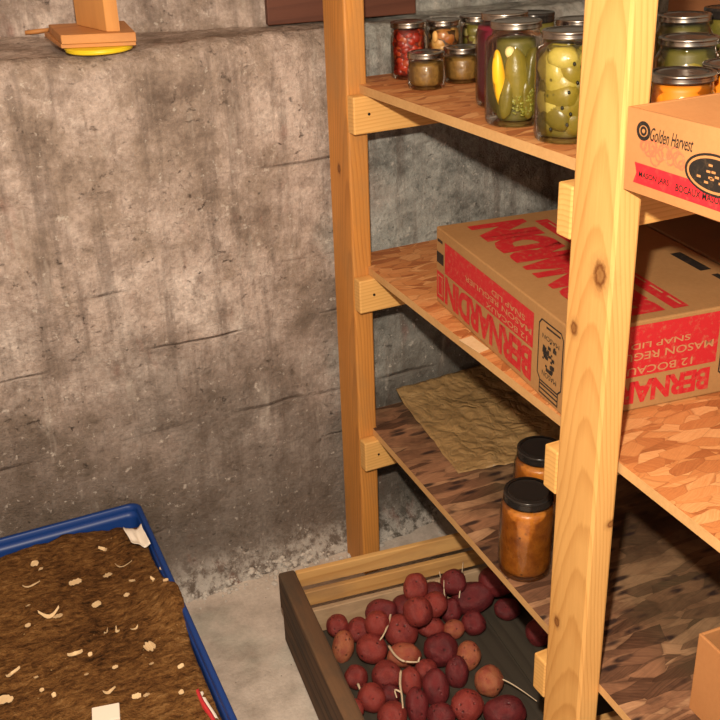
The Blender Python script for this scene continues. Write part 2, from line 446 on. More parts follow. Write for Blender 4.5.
# ------------------------------------------------------------------ the room
def lip_y(x): return WALL + .006 * noise.noise(Vector((x * 3, 0, 0)))
def back_y(x):
    if x > -.05: return .285 + .02
    return .305 + (-.05 - x) * .40
bm = bmesh.new()
xs = [-1.9 + i * .009 for i in range(int(2.7 / .009) + 1)]
prof = []
z = FLOOR - .02
while z < LEDGE - .035:
    prof.append(('w', z)); z += .009
for k in range(7): prof.append(('r', k / 6 * PI / 2))
for k in range(1, 20): prof.append(('l', k / 19))
z = LEDGE + .012
while z < 1.62:
    prof.append(('b', z)); z += .012 if z < .62 else .1
rows = []
for x in xs:
    col = []
    for kind, t in prof:
        if kind == 'w':
            y, zz = WALL, t
            d = FLOOR + .12 - t
            if d > 0: y -= .30 * d * d / .12 * (1 + .5 * noise.noise(Vector((x * 6, 1, 0))))
        elif kind == 'r':
            y, zz = WALL + .035 * (1 - math.cos(t)), LEDGE - .035 + .035 * math.sin(t)
        elif kind == 'l':
            y = WALL + .035 + (back_y(x) - WALL - .035) * t; zz = LEDGE
        else:
            y, zz = back_y(x), t
        p = Vector((x, y, zz))
        n = noise.fractal(p * 9, .8, 2.1, 5) * .004 + noise.noise(p * 2.3) * .006
        if kind in 'wr':
            rough = max(0, noise.noise(Vector((x * 5, 3, zz * 5)))) * .004
            n += noise.noise(p * 55) * rough
            for zs in (.045, -.092, -.283, .25, -.53):
                if zz > zs: n += .0012
            if kind == 'r': n += noise.fractal(p * 22, .8, 2, 3) * .004
        if kind == 'l':
            p.z += n * 1.2
            if t > .93: p.z = max(p.z, LEDGE - .002)
        elif kind == 'r':
            p.y -= n * math.cos(t); p.z += n * math.sin(t)
        else:
            p.y -= n
            if zz < FLOOR + .05: p.y -= .012 * max(0, noise.fractal(Vector((x * 14, 0, zz * 14)), .8, 2, 3))
        col.append(bm.verts.new(p))
    rows.append(col)
for a, b_ in zip(rows, rows[1:]):
    for i in range(len(prof) - 1):
        bm.faces.new([a[i], b_[i], b_[i + 1], a[i + 1]])
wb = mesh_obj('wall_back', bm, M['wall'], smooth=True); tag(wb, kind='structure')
wb['label'] = 'stained old concrete basement wall with a ledge along its top'

bm = bmesh.new()
n = 60
g = [[bm.verts.new((-1.9 + 2.7 * i / n, -2.6 + 2.78 * j / n, FLOOR + .0012 * noise.noise(Vector((i * .5, j * .5, 0))))) for j in range(n + 1)] for i in range(n + 1)]
for i in range(n):
    for j in range(n): bm.faces.new([g[i][j], g[i + 1][j], g[i + 1][j + 1], g[i][j + 1]])
tag(mesh_obj('floor', bm, M['floor'], smooth=True), kind='structure')
def slab(name, mat, *b6):
    bm = bmesh.new(); box(bm, *b6); return tag(mesh_obj(name, bm, mat), kind='structure')
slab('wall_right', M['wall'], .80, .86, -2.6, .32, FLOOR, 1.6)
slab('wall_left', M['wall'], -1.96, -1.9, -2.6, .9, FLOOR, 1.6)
slab('ceiling', M['ceil'], -1.96, .86, -2.6, 1.1, 1.6, 1.64)

# ------------------------------------------------------------------ posts, cleats, shelves
def lumber(name, b6, mat, bev=.003, parent=None, org=None):
    bm = bmesh.new(); x0, x1, y0, y1, z0, z1 = b6
    org = org or (x0, y0, z0)
    box(bm, x0 - org[0], x1 - org[0], y0 - org[1], y1 - org[1], z0 - org[2], z1 - org[2])
    return mesh_obj(name, bm, mat, parent, loc=org if parent is None else (0, 0, 0), bevel=bev)

def wkn(pt, r): return (pt[0] - P2[0], pt[1] - P2[2], pt[2] - FLOOR, r)
M['post_near'] = wood('post_lumber_near', (.70, .385, .125), (.47, .21, .05), 'z', 4.4, ring=95, grain=.42, center=(.05, -.045),
    knots=(wkn((-0.0380,-0.8320,0.3280), .0115), wkn((-0.0380,-0.7860,0.2370), .0065), wkn((-0.0380,-0.7880,-0.2530), .006), wkn((-0.0040,-0.8540,-0.0440), .004)))
far = lumber('shelf_post', (P1[0], P1[1], P1[2], P1[3], FLOOR, 1.55), M['post_far'], .004)
tag(far, 'far wooden shelf post against the concrete wall, darker and more orange', 'post', 'wooden shelf posts')
near = lumber('shelf_post', (P2[0], P2[1], P2[2], P2[3], FLOOR, 1.55), M['post_near'], .004)
tag(near, 'near pale pine shelf post with round knots, crossing the whole photo', 'post', 'wooden shelf posts')

CW = .028; CH = .0714
words = dict(top='top', mid='middle', low='lowest')
for k in ('top', 'mid', 'low'):
    z1 = sz(k, -.02) - TH - .0006
    o = lumber('shelf_cleat', (P1[0], XR - .02, -CW, -.0004, z1 - CH, z1), M['cleat'], .003)
    tag(o, 'pale wooden cleat on the far post carrying the %s shelf' % words[k], 'cleat', 'shelf cleats')
    bm = bmesh.new(); bmesh.ops.create_cone(bm, cap_ends=True, segments=10, radius1=.0028, radius2=.0028, depth=.002, matrix=Matrix.Translation((.032, -.0004, CH * .52)) @ Matrix.Rotation(PI / 2, 4, 'X'))
    mesh_obj('nail_head', bm, M['lid_dark'] if k != 'low' else M['lid'], o)
    z2 = sz(k, P2[3] + .02) - TH - .0008
    o = lumber('shelf_cleat', (P2[0], XR - .02, P2[3] + .0004, P2[3] + CW + .004, z2 - CH, z2), M['cleat'], .003)
    tag(o, 'pale wooden cleat behind the near post carrying the %s shelf' % words[k], 'cleat', 'shelf cleats')

def shelf(k, mat, label):
    bm = bmesh.new()
    vs = []
    pl = ((sx(k, YF), YF), (XR, YF), (XR, YB), (P1[1] + .0006, YB), (P1[1] + .0006, -.0006), (sx(k, 0), -.0006))   # notched round the far post
    n = len(pl)
    for zt in (-TH, 0):
        for (x, y) in pl: vs.append(bm.verts.new((x, y, sz(k, y) + zt)))
    bm.faces.new(vs[:n][::-1]); bm.faces.new(vs[n:])
    for i in range(n): bm.faces.new([vs[i], vs[(i + 1) % n], vs[n + (i + 1) % n], vs[n + i]])
    o = mesh_obj('shelf_board', bm, [mat, M['osb_edge']])
    for p in o.data.polygons: p.material_index = 0 if abs(p.normal.z) > .7 else 1
    return tag(o, label, 'shelf', 'wood strand shelf boards')
shelf('top', M['osb'], 'top strand board shelf holding the jars of preserves')
shelf('mid', M['osb'], 'middle strand board shelf under the red printed cardboard box')
shelf('low', M['osb_low'], 'lowest strand board shelf, darker behind its front strip, with brown paper and two jars')

# ------------------------------------------------------------------ boxes
RB = math.radians(-6.5)
def jar_icon(bm, o, ex, ey, u0, u1, v0, v1, d):
    """outline drawing of a preserving jar, drawn upright in the ex, ey plane"""
    w = u1 - u0; h = v1 - v0
    body = [(u0 + .10 * w, v0), (u1 - .10 * w, v0), (u1, v0 + .07 * h), (u1, v0 + .74 * h), (u1 - .14 * w, v0 + .82 * h), (u0 + .14 * w, v0 + .82 * h), (u0, v0 + .74 * h), (u0, v0 + .07 * h)]
    outline(bm, o, ex, ey, body, .0028, d)
    for k in (.86, .92, .985):
        panel(bm, o, ex, ey, u0 + .1 * w, u1 - .1 * w, v0 + k * h - .0014, v0 + k * h + .0014, d)
    panel(bm, o, ex, ey, u0 + .1 * w, u0 + .13 * w, v0 + .82 * h, v0 + .985 * h, d)
    panel(bm, o, ex, ey, u1 - .13 * w, u1 - .1 * w, v0 + .82 * h, v0 + .985 * h, d)
    # cluster of leaves and fruit on the jar front
    rr = random.Random(5)
    for k in range(26):
        a = rr.random() * 6.28; r = rr.random() ** .6 * .3 * w
        cu, cv = u0 + .5 * w + r * math.cos(a), v0 + .42 * h + r * math.sin(a) * 1.15
        s = .03 * w + rr.random() * .05 * w
        panel(bm, o, ex, ey, cu - s, cu + s, cv - s * .6, cv + s * .7, d + k * 2e-6)
    text_into(bm, 'MASON', Vector(o) + Vector(ex) * (u0 + .2 * w) + Vector(ey) * (v0 + .66 * h), ex, ey, .6 * w, .07 * h, d)
    text_into(bm, 'MASON', Vector(o) + Vector(ex) * (u0 + .15 * w) + Vector(ey) * (v0 + .17 * h), ex, ey, .7 * w, .06 * h, d)
    panel(bm, o, ex, ey, u0 + .12 * w, u1 - .3 * w, v0 + .05 * h, v0 + .075 * h, d)

def big_box():
    W, L, H = .343, .507, .1455
    r = empty('cardboard_box', (.0662, -.2235, sz('mid', -.2235) + .0008), (.0028, 0, RB))
    tag(r, 'long cardboard box with upside-down red print on the middle shelf', 'box')
    bm = bmesh.new()
    box(bm, 0, W, -L, 0, 0, H)
    carton = mesh_obj('carton', bm, M['kraft'], r, bevel=.0025)
    def flush(where):
        for nm, b_, mt in (('red_print', red, M['red_ink']), ('kraft_lettering', kr, M['kraft_ink']), ('black_print', bk, M['black_ink'])):
            mesh_obj(nm, b_, mt, carton)['label'] = nm.replace('_', ' ') + ' on the ' + where
        return bmesh.new(), bmesh.new(), bmesh.new()
    red, kr, bk = bmesh.new(), bmesh.new(), bmesh.new()
    Y, X, Z = Vector((0, 1, 0)), Vector((1, 0, 0)), Vector((0, 0, 1))
    # left side: lettering stands on its head, reading runs from the near end to the wall
    o = Vector((0, -L, H)); ex, ey = Y, -Z          # u = distance from near end, v = distance down from the top
    panel(red, o, ex, ey, .122, .466, .0185, .0775, .0005)
    text_into(red, 'BERNARDIN', o + ex * .124 + ey * .0825, ex, ey, .341, .053, .0005, bold=.045, space=.92)
    for s, v, w_, u in (('12 BOCAUX', .064, .15, .14), ('MASON REGULIER', .048, .25, .127), ('SNAP LID', .034, .12, .15)):
        text_into(kr, s, o + ex * u + ey * v, ex, ey, w_, .0095 if v > .03 else .006, .0009, bold=.01)
    jar_icon(bk, o, ex, ey, .03, .104, .0175, .1395, .0006)
    # far end of that side
    panel(bk, o, ex, ey, .472, .503, .045, .066, .0006)
    panel(bk, o, ex, ey, .477, .5, .02, .0255, .0006)
    panel(red, o, ex, ey, .47, .503, .0825, .1355, .0005)
    outline(kr, o, ex, ey, [(.477, .09), (.496, .09), (.496, .127), (.477, .127)], .004, .0009)
    red, kr, bk = flush('long side')
    # near end: same print on its head
    o = Vector((W, -L, H)); ex, ey = -X, -Z
    o2 = o
    panel(red, o, ex, ey, .1, W + .0, .0065, .0895, .0005)
    text_into(red, 'BERNARDIN', o + ex * .108 + ey * .097, ex, ey, .228, .037, .0005, bold=.045, space=.92)
    for s, v, w_, u, hh in (('12 BOCAUX', .0735, .13, .142, .0125), ('MASON REGULIER', .0505, .2, .108, .0125), ('SNAP LID', .035, .1, .15, .0095)):
        text_into(kr, s, o + ex * u + ey * v, ex, ey, w_, hh, .0009, bold=.01)
    jar_icon(bk, o, ex, ey, .012, .092, .0175, .1395, .0006)
    red, kr, bk = flush('near end')
    # top flaps: big red lettering running down the long flap, black handling marks
    o = Vector((0.0, -L, H)); ex, ey = Y, -X
    text_into(red, 'BERNARDIN', Vector((.160, -L + .02, H)), Y, -X, .46, .112, .0005, bold=.075, space=.9)
    panel(red, Vector((.178, -L + .02, H)), Y, -X, 0, .44, -.022, .004, .0005)
    for v0 in range(0, 9): panel(kr, Vector((.186, -L + .03 + v0 * .047, H)), Y, -X, 0, .034, -.008, -.004, .0009)
    panel(bk, Vector((.2, 0, H)), Y, -X, -.15, -.07, -.035, -.008, .0006)
    panel(bk, Vector((.318, -.375, H)), Y, -X, 0, .085, 0, .02, .0006); panel(bk, Vector((.316, -.47, H)), Y, -X, 0, .075, 0, .012, .0006)
    flush('top flaps')
    return r
big_box()

r = empty('cardboard_box', (.4135, -.262, sz('mid', -.262) + .0008), (.0028, 0, RB))
tag(r, 'plain dark brown cardboard box behind the red printed box', 'box')
bm = bmesh.new(); box(bm, 0, .318, -.50, 0, 0, .1452); carton = mesh_obj('carton', bm, M['kraft_dull'], r, bevel=.003)
bm = bmesh.new(); box(bm, .1582, .1598, -.498, -.002, .145, .1456); mesh_obj('flap_seam', bm, M['black_ink'], carton)

def tray():
    W, L, H, T = .33, .34, .0965, .0035
    r = empty('cardboard_tray', (-.0335, -.8585, sz('top', -.8585) + .0008), (-.0299, 0, 0))
    tag(r, 'shallow open cardboard tray with red ribbon print on the top shelf', 'box')
    bm = bmesh.new()
    box(bm, 0, T, -L, 0, 0, H); box(bm, W - T, W, -L, 0, 0, H)
    box(bm, T, W - T, -T, 0, 0, H); box(bm, T, W - T, -L, -L + T, 0, H); box(bm, T, W - T, -L + T, -T, 0, T)
    carton = mesh_obj('carton', bm, M['kraft_tray'], r)
    # short flap folded inward at the far end
    bm = bmesh.new(); v = [bm.verts.new(c) for c in ((T, -.004, H - .001), (W - T, -.004, H - .001), (W - T, -.10, H - .024), (T, -.10, H - .024),
        (T, -.004, H - .004), (W - T, -.004, H - .004), (W - T, -.10, H - .027), (T, -.10, H - .027))]
    for f in ((0, 1, 2, 3), (7, 6, 5, 4), (0, 4, 5, 1), (2, 6, 7, 3), (1, 5, 6, 2), (0, 3, 7, 4)): bm.faces.new([v[i] for i in f])
    mesh_obj('flap', bm, M['kraft_tray'], r)
    ex, ey = Vector((0, -1, 0)), Vector((0, 0, 1)); o = Vector((0, 0, 0))
    red, pale, bk, kr = bmesh.new(), bmesh.new(), bmesh.new(), bmesh.new()
    # ribbon with a notched tail
    pts = [(.018, .036), (.022, .024), (.017, .012), (.32, .009), (.32, .033)]
    n = ex.cross(ey)
    red.faces.new([red.verts.new(o + ex * u + ey * v + n * .0005) for u, v in pts])
    text_into(bk, 'MASON JARS', o + ex * .027 + ey * .0185, ex, ey, .052, .0085, .001, bold=.02)
    text_into(bk, 'BOCAUX MASON', o + ex * .09 + ey * .0175, ex, ey, .075, .0085, .001, bold=.02)
    text_into(bk, 'Golden Harvest', o + ex * .042 + ey * .0645, ex, ey, .07, .0155, .0006, bold=.005, shear=.35)
    ring = [(.03 + .0098 * math.cos(a * PI / 12), .0735 + .0088 * math.sin(a * PI / 12)) for a in range(24)]
    outline(bk, o, ex, ey, ring, .0045, .0006)
    ring2 = [(.03 + .0042 * math.cos(a * PI / 8), .0735 + .004 * math.sin(a * PI / 8)) for a in range(16)]
    outline(bk, o, ex, ey, ring2, .0028, .0006)
    # pale fruit and flowers between lettering and ribbon
    rr = random.Random(3)
    for k in range(16):
        cu, cv = .03 + rr.random() * .075, .046 + rr.random() * .014
        rad = .004 + rr.random() * .005
        outline(pale, o, ex, ey, [(cu + rad * math.cos(a * PI / 5), cv + rad * math.sin(a * PI / 5)) for a in range(10)], .0022, .0004 + k * 2e-6)
    # oval medallion: black rim, pale line, dark picture
    cu, cv = .148, .047
    el = lambda ru, rv, n_=32: [(cu + ru * math.cos(a * 2 * PI / n_), cv + rv * math.sin(a * 2 * PI / n_)) for a in range(n_)]
    bk.faces.new([bk.verts.new(o + ex * u + ey * v + n * .0011) for u, v in el(.046, .0225)])
    outline(kr, o, ex, ey, el(.0405, .0185), .0028, .0014)
    for k in range(14):
        a, q = rr.random() * 6.28, rr.random() ** .5
        panel(kr, o, ex, ey, cu + .028 * q * math.cos(a) - .003, cu + .028 * q * math.cos(a) + .003, cv + .011 * q * math.sin(a) - .001, cv + .011 * q * math.sin(a) + .0015, .0014)
    mesh_obj('red_ribbon_print', red, M['red_hot'], carton); mesh_obj('pale_flower_print', pale, M['red_pale'], carton)
    mesh_obj('black_print', bk, M['black_ink'], carton); mesh_obj('pale_print', kr, M['kraft_tray'], carton)
tray()

r = empty('cardboard_carton', (.088, -.951, sz('low', -1.0) + .001), (0, 0, math.radians(-3)))
tag(r, 'plain open cardboard carton at the lower right edge on the lowest shelf', 'box')
H = .140; T = .005
bm = bmesh.new(); W, L = .28, .22
box(bm, 0, T, -L, 0, 0, H); box(bm, W - T, W, -L, 0, 0, H); box(bm, T, W - T, -T, 0, 0, H); box(bm, T, W - T, -L, -L + T, 0, H); box(bm, T, W - T, -L + T, -T, 0, T)
mesh_obj('carton', bm, M['kraft_tray'], r, bevel=.0015)

# ------------------------------------------------------------------ paper on the lowest shelf, slip of paper on the middle one
bm = bmesh.new(); nx, ny = 60, 60
c0, c1, c2, c3 = Vector((.145, .11, 0)), Vector((.44, .12, 0)), Vector((.44, -.30, 0)), Vector((.105, -.245, 0))
g = []
for i in range(nx + 1):
    row = []
    for j in range(ny + 1):
        u, v = i / nx, j / ny
        q = (c0 * (1 - u) + c1 * u) * (1 - v) + (c3 * (1 - u) + c2 * u) * v
        if i == 0: q.x += .004 * noise.noise(Vector((v * 7, 2, 0)))
        h = .0015 + 0.012 * abs(noise.noise(Vector((q.x * 13, q.y * 13, 0)))) + .008 * abs(noise.noise(Vector((q.x * 34, q.y * 30, 4))))
        h *= .45 + .55 * min(1, min(u, 1 - u, v, 1 - v) * 8)
        zb = sz('low', min(q.y, YB))
        row.append(bm.verts.new((q.x, q.y, zb + h + max(0, q.y - .05) * .25)))
    g.append(row)
for i in range(nx):
    for j in range(ny): bm.faces.new([g[i][j], g[i + 1][j], g[i + 1][j + 1], g[i][j + 1]])
o = mesh_obj('wrapping_paper', bm, M['paper'], smooth=True)
m = o.modifiers.new('thickness', 'SOLIDIFY'); m.thickness = .0006; m.offset = 1
tag(o, 'crumpled sheet of brown wrapping paper lying on the lowest shelf', 'paper')

bm = bmesh.new()
q = [(0.0093,-0.3986,0.0515), (0.0372,-0.3954,0.0515), (0.0353,-0.4544,0.0514), (0.0126,-0.4596,0.0514)]
prism(bm, [(a[0] + .004, a[1]) for a in q], sz('mid', -.44) + .0006, sz('mid', -.44) + .0016)
tag(mesh_obj('paper_slip', bm, M['chip']), 'small white slip of paper at the front edge of the middle shelf', 'paper')

# ------------------------------------------------------------------ jars
def jar_parts(r, R, H, lid_mat, neck=.80, band=True):
    """glass with shoulder, threaded neck and foot, a screw band and a lid on it"""
    rl = R * neck
    hb = H - .017
    prof = [(R * .55, .004), (R * .80, .0015), (R * .90, .0), (R * .97, .004), (R, .011), (R, hb * .45), (R, hb - R * .42), (R * .975, hb - R * .26), (R * .90, hb - R * .12), (rl * 1.0, hb - .003), (rl * .965, hb + .002), (rl * .965, H - .002)]
    bm = bmesh.new(); lathe(bm, prof, 44, cap_bot=True)
    mesh_obj('glass', bm, M['glass'], r, smooth=True)
    bm = bmesh.new()
    zb = H - (.0165 if lid_mat is M['lid_dark'] else .0105)
    k_ = (H - zb) / .0165
    pr = [(rl + .0006, zb), (rl + .0022, zb + .001), (rl + .0008, zb + .0035 * k_), (rl + .002, zb + .006 * k_), (rl + .0008, zb + .0085 * k_), (rl + .0018, zb + .011 * k_), (rl + .0018, H - .0012), (rl + .0006, H), (rl - .0045, H)]
    lathe(bm, pr, 44)
    mesh_obj('screw_band', bm, M['band'] if lid_mat is M['lid'] else lid_mat, r, smooth=True)
    bm = bmesh.new()
    lathe(bm, [(rl - .0048, H - .002), (rl - .0045, H - .0006), (rl * .80, H - .0004), (rl * .76, H - .0014), (rl * .70, H - .0016), (rl * .05, H - .0010)], 44, cap_top=True, cap_bot=True)
    mesh_obj('lid', bm, lid_mat, r, smooth=True)

def fill_solid(r, R, z1, mat, name='contents', amp=.02, top_wave=.002):
    bm = bmesh.new()
    Ri = R - .003
    rings = lathe(bm, [(Ri * .85, .006), (Ri * .98, .012), (Ri, .02), (Ri, z1 * .5), (Ri, z1 - .008), (Ri * .97, z1 - .002), (Ri * .6, z1)], 32, cap_top=True, cap_bot=True)
    for v in bm.verts:
        k = noise.noise(v.co * 60); v.co.x *= 1 - amp * abs(k); v.co.y *= 1 - amp * abs(k)
    mesh_obj(name, bm, mat, r, smooth=True)

def fill_lumps(r, R, z0, z1, mat, n, size, name='contents', seed=0, flat=1., sub=2, core=True):
    """separate pieces of vegetable pressed against the glass"""
    rr = random.Random(seed); bm = bmesh.new()
    for k in range(n):
        a = 2 * PI * (k * .381966 + rr.random() * .08); s = size * (.75 + .6 * rr.random())
        zc = z0 + s * .6 + (z1 - z0 - s * 1.2) * ((k + .5) / n)
        rad = max(0, R - .0035 - s * .75) * (.9 + .1 * rr.random())
        rot = Matrix.Rotation(a, 3, 'Z') @ Matrix.Rotation(rr.uniform(-.5, .5), 3, 'X')
        blob(bm, (rad * math.cos(a), rad * math.sin(a), zc), s * .72 * flat, s, s * rr.uniform(.75, 1.15), rot, .18, sub, seed + k)
    for v in bm.verts:
        l = math.hypot(v.co.x, v.co.y)
        if l > R - .003:
            v.co.x *= (R - .003) / l; v.co.y *= (R - .003) / l
        v.co.z = min(max(v.co.z, .0045), z1)
    mesh_obj(name, bm, mat, r, smooth=True)

def jar(x, y, R, H, label, fill, lid=None, neck=.80, shelf_='top', group='jars of preserves on the top shelf'):
    r = empty('preserve_jar', (x, y, sz(shelf_, y) + .0007), (-SH[shelf_][3], 0, random.random() * 0))
    tag(r, label, 'jar', group)
    jar_parts(r, R, H, lid or M['lid'], neck)
    fill(r, R, H)
    return r

F_red = food('red_pepper_pieces', [(.14, .008, .004), (.30, .018, .008), (.42, .035, .012), (.34, .09, .02)], 60)
F_mix = food('mixed_pickle_pieces', [(.13, .03, .008), (.35, .10, .02), (.66, .36, .10), (.22, .14, .03)], 60)
F_grn = food('green_pickle_pieces', [(.05, .045, .008), (.12, .10, .015), (.22, .18, .03), (.60, .50, .24)], 50)
F_rel = food('brown_relish', [(.07, .035, .01), (.17, .085, .02), (.28, .15, .035), (.13, .09, .025)], 90, False, fleck=(.33, .2, .07))
F_beet = food('beet_slices', [(.09, .005, .015), (.17, .009, .026), (.24, .016, .036)], 40)
F_dill = food('dill_pickle_pieces', [(.07, .058, .008), (.14, .105, .012), (.22, .165, .02), (.32, .24, .035)], 45, fleck=(.07, .08, .015))
F_zuc = food('yellow_squash_pieces', [(.09, .068, .008), (.20, .145, .014), (.31, .23, .028), (.42, .33, .065)], 26, fleck=(.03, .03, .008))
F_yel = plain('yellow_pepper_strip', (.82, .46, .015), .4)
F_gar = plain('garlic_clove', (.76, .62, .28), .45)
F_herb = food('dill_heads', [(.10, .10, .01), (.22, .20, .025), (.34, .32, .06)], 90, False)
F_org = food('orange_carrot_pieces', [(.50, .12, .005), (.78, .25, .01), (.90, .38, .03)], 40)
F_soup = food('orange_brown_stew', [(.13, .035, .008), (.36, .105, .012), (.54, .19, .022), (.30, .15, .035)], 55, False, fleck=(.10, .035, .01))
F_seed = plain('black_peppercorn', (.015, .012, .006), .5)


def extra(r, name, mat, blobs, sub=2):
    for (c, rx, ry, rz) in blobs:
        bm = bmesh.new(); blob(bm, c, rx, ry, rz, None, .12, sub, c[0] * 99); mesh_obj(name, bm, mat, r, smooth=True)
def near_glass(out, side, z):           # a spot inside a jar: towards the aisle by out, along the shelf by side
    return (-.55 * out + .84 * side, -.83 * out - .55 * side, z)
core_red = plain('dark_red_brine', (.14, .012, .006), .5); core_brown = plain('dark_brown_brine', (.07, .03, .008), .5)
core_green = plain('dark_green_brine', (.10, .085, .012), .5); core_yel = plain('dull_yellow_brine', (.13, .10, .014), .5)
core_org = plain('orange_brine', (.68, .20, .008), .5)
F_slice = plain('orange_slice', (.80, .45, .14), .5)

def stand(front, R):      # centre of a jar whose foot touches the given point on the aisle side
    return front[0] + .53 * R, front[1] + .80 * R
def f_red(r, R, H):
    fill_solid(r, R - .004, H - .014, core_red, 'brine'); fill_lumps(r, R, .004, H - .013, F_red, 80, .0095, 'pepper_pieces', 1)
jar(*stand((0.1180,-0.0202,0.4201), .0355), .0355, .104, 'small jar of bright red peppers, nearest the far post', f_red, neck=.93)
def f_mix(r, R, H):
    fill_solid(r, R - .004, H - .018, core_brown, 'brine'); fill_lumps(r, R, .004, H - .016, F_mix, 34, .014, 'pickle_pieces', 2)
    extra(r, 'orange_slice', F_slice, [(near_glass(.027, -.014, .072), .005, .008, .012)])
jar(.212, .008, .0348, .101, 'jar with a pale orange slice, between the red jar and dark green jar', f_mix, neck=.93)
def f_grn(r, R, H):
    fill_solid(r, R - .004, H - .018, core_brown, 'brine'); fill_lumps(r, R, .004, H - .016, F_grn, 34, .014, 'pickle_pieces', 3)
    extra(r, 'garlic_clove', F_gar, [(near_glass(.027, .008, .078), .008, .006, .009)])
jar(.288, .010, .0348, .102, 'dark green jar with a pale garlic clove, in the far row', f_grn, neck=.93)
jar(*stand((0.0905,-0.1384,0.4236), .0345), .0345, .064, 'short jar of brown relish in front of the red pepper jar', lambda r, R, H: fill_solid(r, R, H - .017, F_rel, 'relish'), neck=.94)
jar(*stand((0.1748,-0.1237,0.4232), .0355), .0355, .063, 'short jar of brown relish beside the dark red beet jar', lambda r, R, H: fill_solid(r, R, H - .017, F_rel, 'relish'), neck=.94)
def f_beet(r, R, H):
    fill_solid(r, R, H - .018, F_beet, 'beets')
jar(*stand((0.1080,-0.3704,0.4306), .0465), .0465, .147, 'tall jar of dark purple beets behind the dill pickle jar', f_beet, neck=.78)
def f_dill(r, R, H):
    fill_solid(r, R - .014, H - .024, core_green, 'brine')
    bm = bmesh.new()
    for k, (o_, s_, zc, a_, rz) in enumerate([(.024, .004, .066, .019, .052), (.022, .026, .064, .018, .052), (.0, .03, .06, .016, .045), (-.02, 0, .06, .02, .045), (.0, -.028, .058, .016, .044), (.03, -.012, .045, .012, .035), (.031, .018, .04, .012, .03)]):
        c = near_glass(o_, s_, zc); blob(bm, c, a_, a_, rz, Matrix.Rotation(.12 * ((k % 3) - 1), 3, 'Y'), .12, 3, k + 40)
    for v in bm.verts:
        l = math.hypot(v.co.x, v.co.y)
        if l > R - .003: v.co.x *= (R - .003) / l; v.co.y *= (R - .003) / l
        v.co.z = max(v.co.z, .005)
    mesh_obj('dill_pickles', bm, F_dill, r, smooth=True)
    bm = bmesh.new(); blob(bm, near_glass(.029, -.024, .070), .0095, .0095, .042, Matrix.Rotation(-.1, 3, 'Y'), .08, 3, 3)
    mesh_obj('yellow_pepper_strip', bm, F_yel, r, smooth=True)
    extra(r, 'garlic_clove', F_gar, [(near_glass(.030, -.008, .1085), .0085, .0075, .0085)])
    bm = bmesh.new(); rr = random.Random(8)
    for k in range(60):
        a, q = rr.random() * 6.28, rr.random() ** .5
        c = near_glass(.041 - .006 * q, .012 + .018 * q * math.cos(a), .038 + .026 * q * math.sin(a))
        blob(bm, c, .0022, .0022, .0045, Matrix.Rotation(rr.random() * 3, 3, 'X') @ Matrix.Rotation(rr.random() * 3, 3, 'Y'), .1, 1, k)
    for v in bm.verts:
        l = math.hypot(v.co.x, v.co.y)
        if l > R - .0025: v.co.x *= (R - .0025) / l; v.co.y *= (R - .0025) / l
    mesh_obj('dill_sprig', bm, F_herb, r, smooth=True)
jar(*stand((0.0468,-0.4990,0.4344), .0465), .0465, .150, 'tall dill pickle jar with a yellow strip and garlic clove', f_dill, neck=.78)
def f_zuc(r, R, H):
    fill_solid(r, R - .012, H - .024, core_yel, 'brine')
    fill_lumps(r, R, .004, H - .02, F_zuc, 26, .027, 'squash_pieces', 12, sub=3)
    bm = bmesh.new(); rr = random.Random(2)
    for k in range(9):
        c = near_glass(.0435, rr.uniform(-.03, .02), rr.uniform(.012, .11))
        l = math.hypot(c[0], c[1]); q = (R - .0035) / l
        blob(bm, (c[0] * q, c[1] * q, c[2]), .0026, .0026, .003, None, .1, 1, k)
    mesh_obj('peppercorns', bm, F_seed, r, smooth=True)
jar(*stand((0.0446,-0.6354,0.4385), .0465), .0465, .150, 'tall jar of yellow green squash pickles half hidden by the near post', f_zuc, neck=.78)
def f_dk(r, R, H): fill_solid(r, R, H - .015, F_grn, 'pickles')
jar(.268, -.215, .040, .126, 'dark jar with a black lid behind the squash pickle jar', f_dk, M['lid_dark'], neck=.88)
jar(.268, -.345, .040, .1265, 'jar with a bright metal lid glimpsed between squash jar and near post', f_dk, neck=.88)
def f_org(r, R, H):
    fill_solid(r, R - .003, H - .013, core_org, 'brine'); fill_lumps(r, R, .004, H - .015, F_org, 44, .0145, 'carrot_pieces', 21)
jar((0.1110,-0.7820,0.5530)[0], (0.1110,-0.7820,0.5530)[1], .0425, .1115, 'jar of orange carrots right behind the printed tray, next to the near post', f_org, neck=.94, group='jars of preserves on the top shelf')
jar((0.1110,-0.7820,0.5530)[0] + .09, (0.1110,-0.7820,0.5530)[1] + .004, .0425, .1125, 'jar of orange carrots behind the tray at the right photo edge', f_org, neck=.94)
def f_dk2(r, R, H):
    fill_solid(r, R - .005, H - .016, core_green, 'brine'); fill_lumps(r, R, .004, H - .018, F_dill, 24, .02, 'pickle_pieces', 31)
jar(.243, -.640, .046, .128, 'wide lidded jar of green pickles behind the orange carrot jar', f_dk2, neck=.86)
jar(.352, -.640, .044, .118, 'jar of green pickles at the right photo edge behind the orange jars', f_dk2, neck=.86)
jar(.366, -.488, .046, .136, 'dark green pickle jar, the farther one behind the wide lidded jar', f_dk2, neck=.86)
jar(.475, -.47, .044, .136, 'dark jar with a blackish lid at the top right corner of the photo', f_dk, M['lid_dark'], neck=.88)
def f_soup(r, R, H):
    fill_solid(r, R - .0005, H - .024, F_soup, 'stew')
jar(.0555, -.5615, .0475, .163, 'jar of orange brown stew, front one on the lowest shelf', f_soup, M['lid_dark'], neck=.86, shelf_='low', group='stew jars on the lowest shelf')
jar(.152, -.455, .0475, .163, 'second stew jar on the lowest shelf, behind the front one', f_soup, M['lid_dark'], neck=.86, shelf_='low', group='stew jars on the lowest shelf')

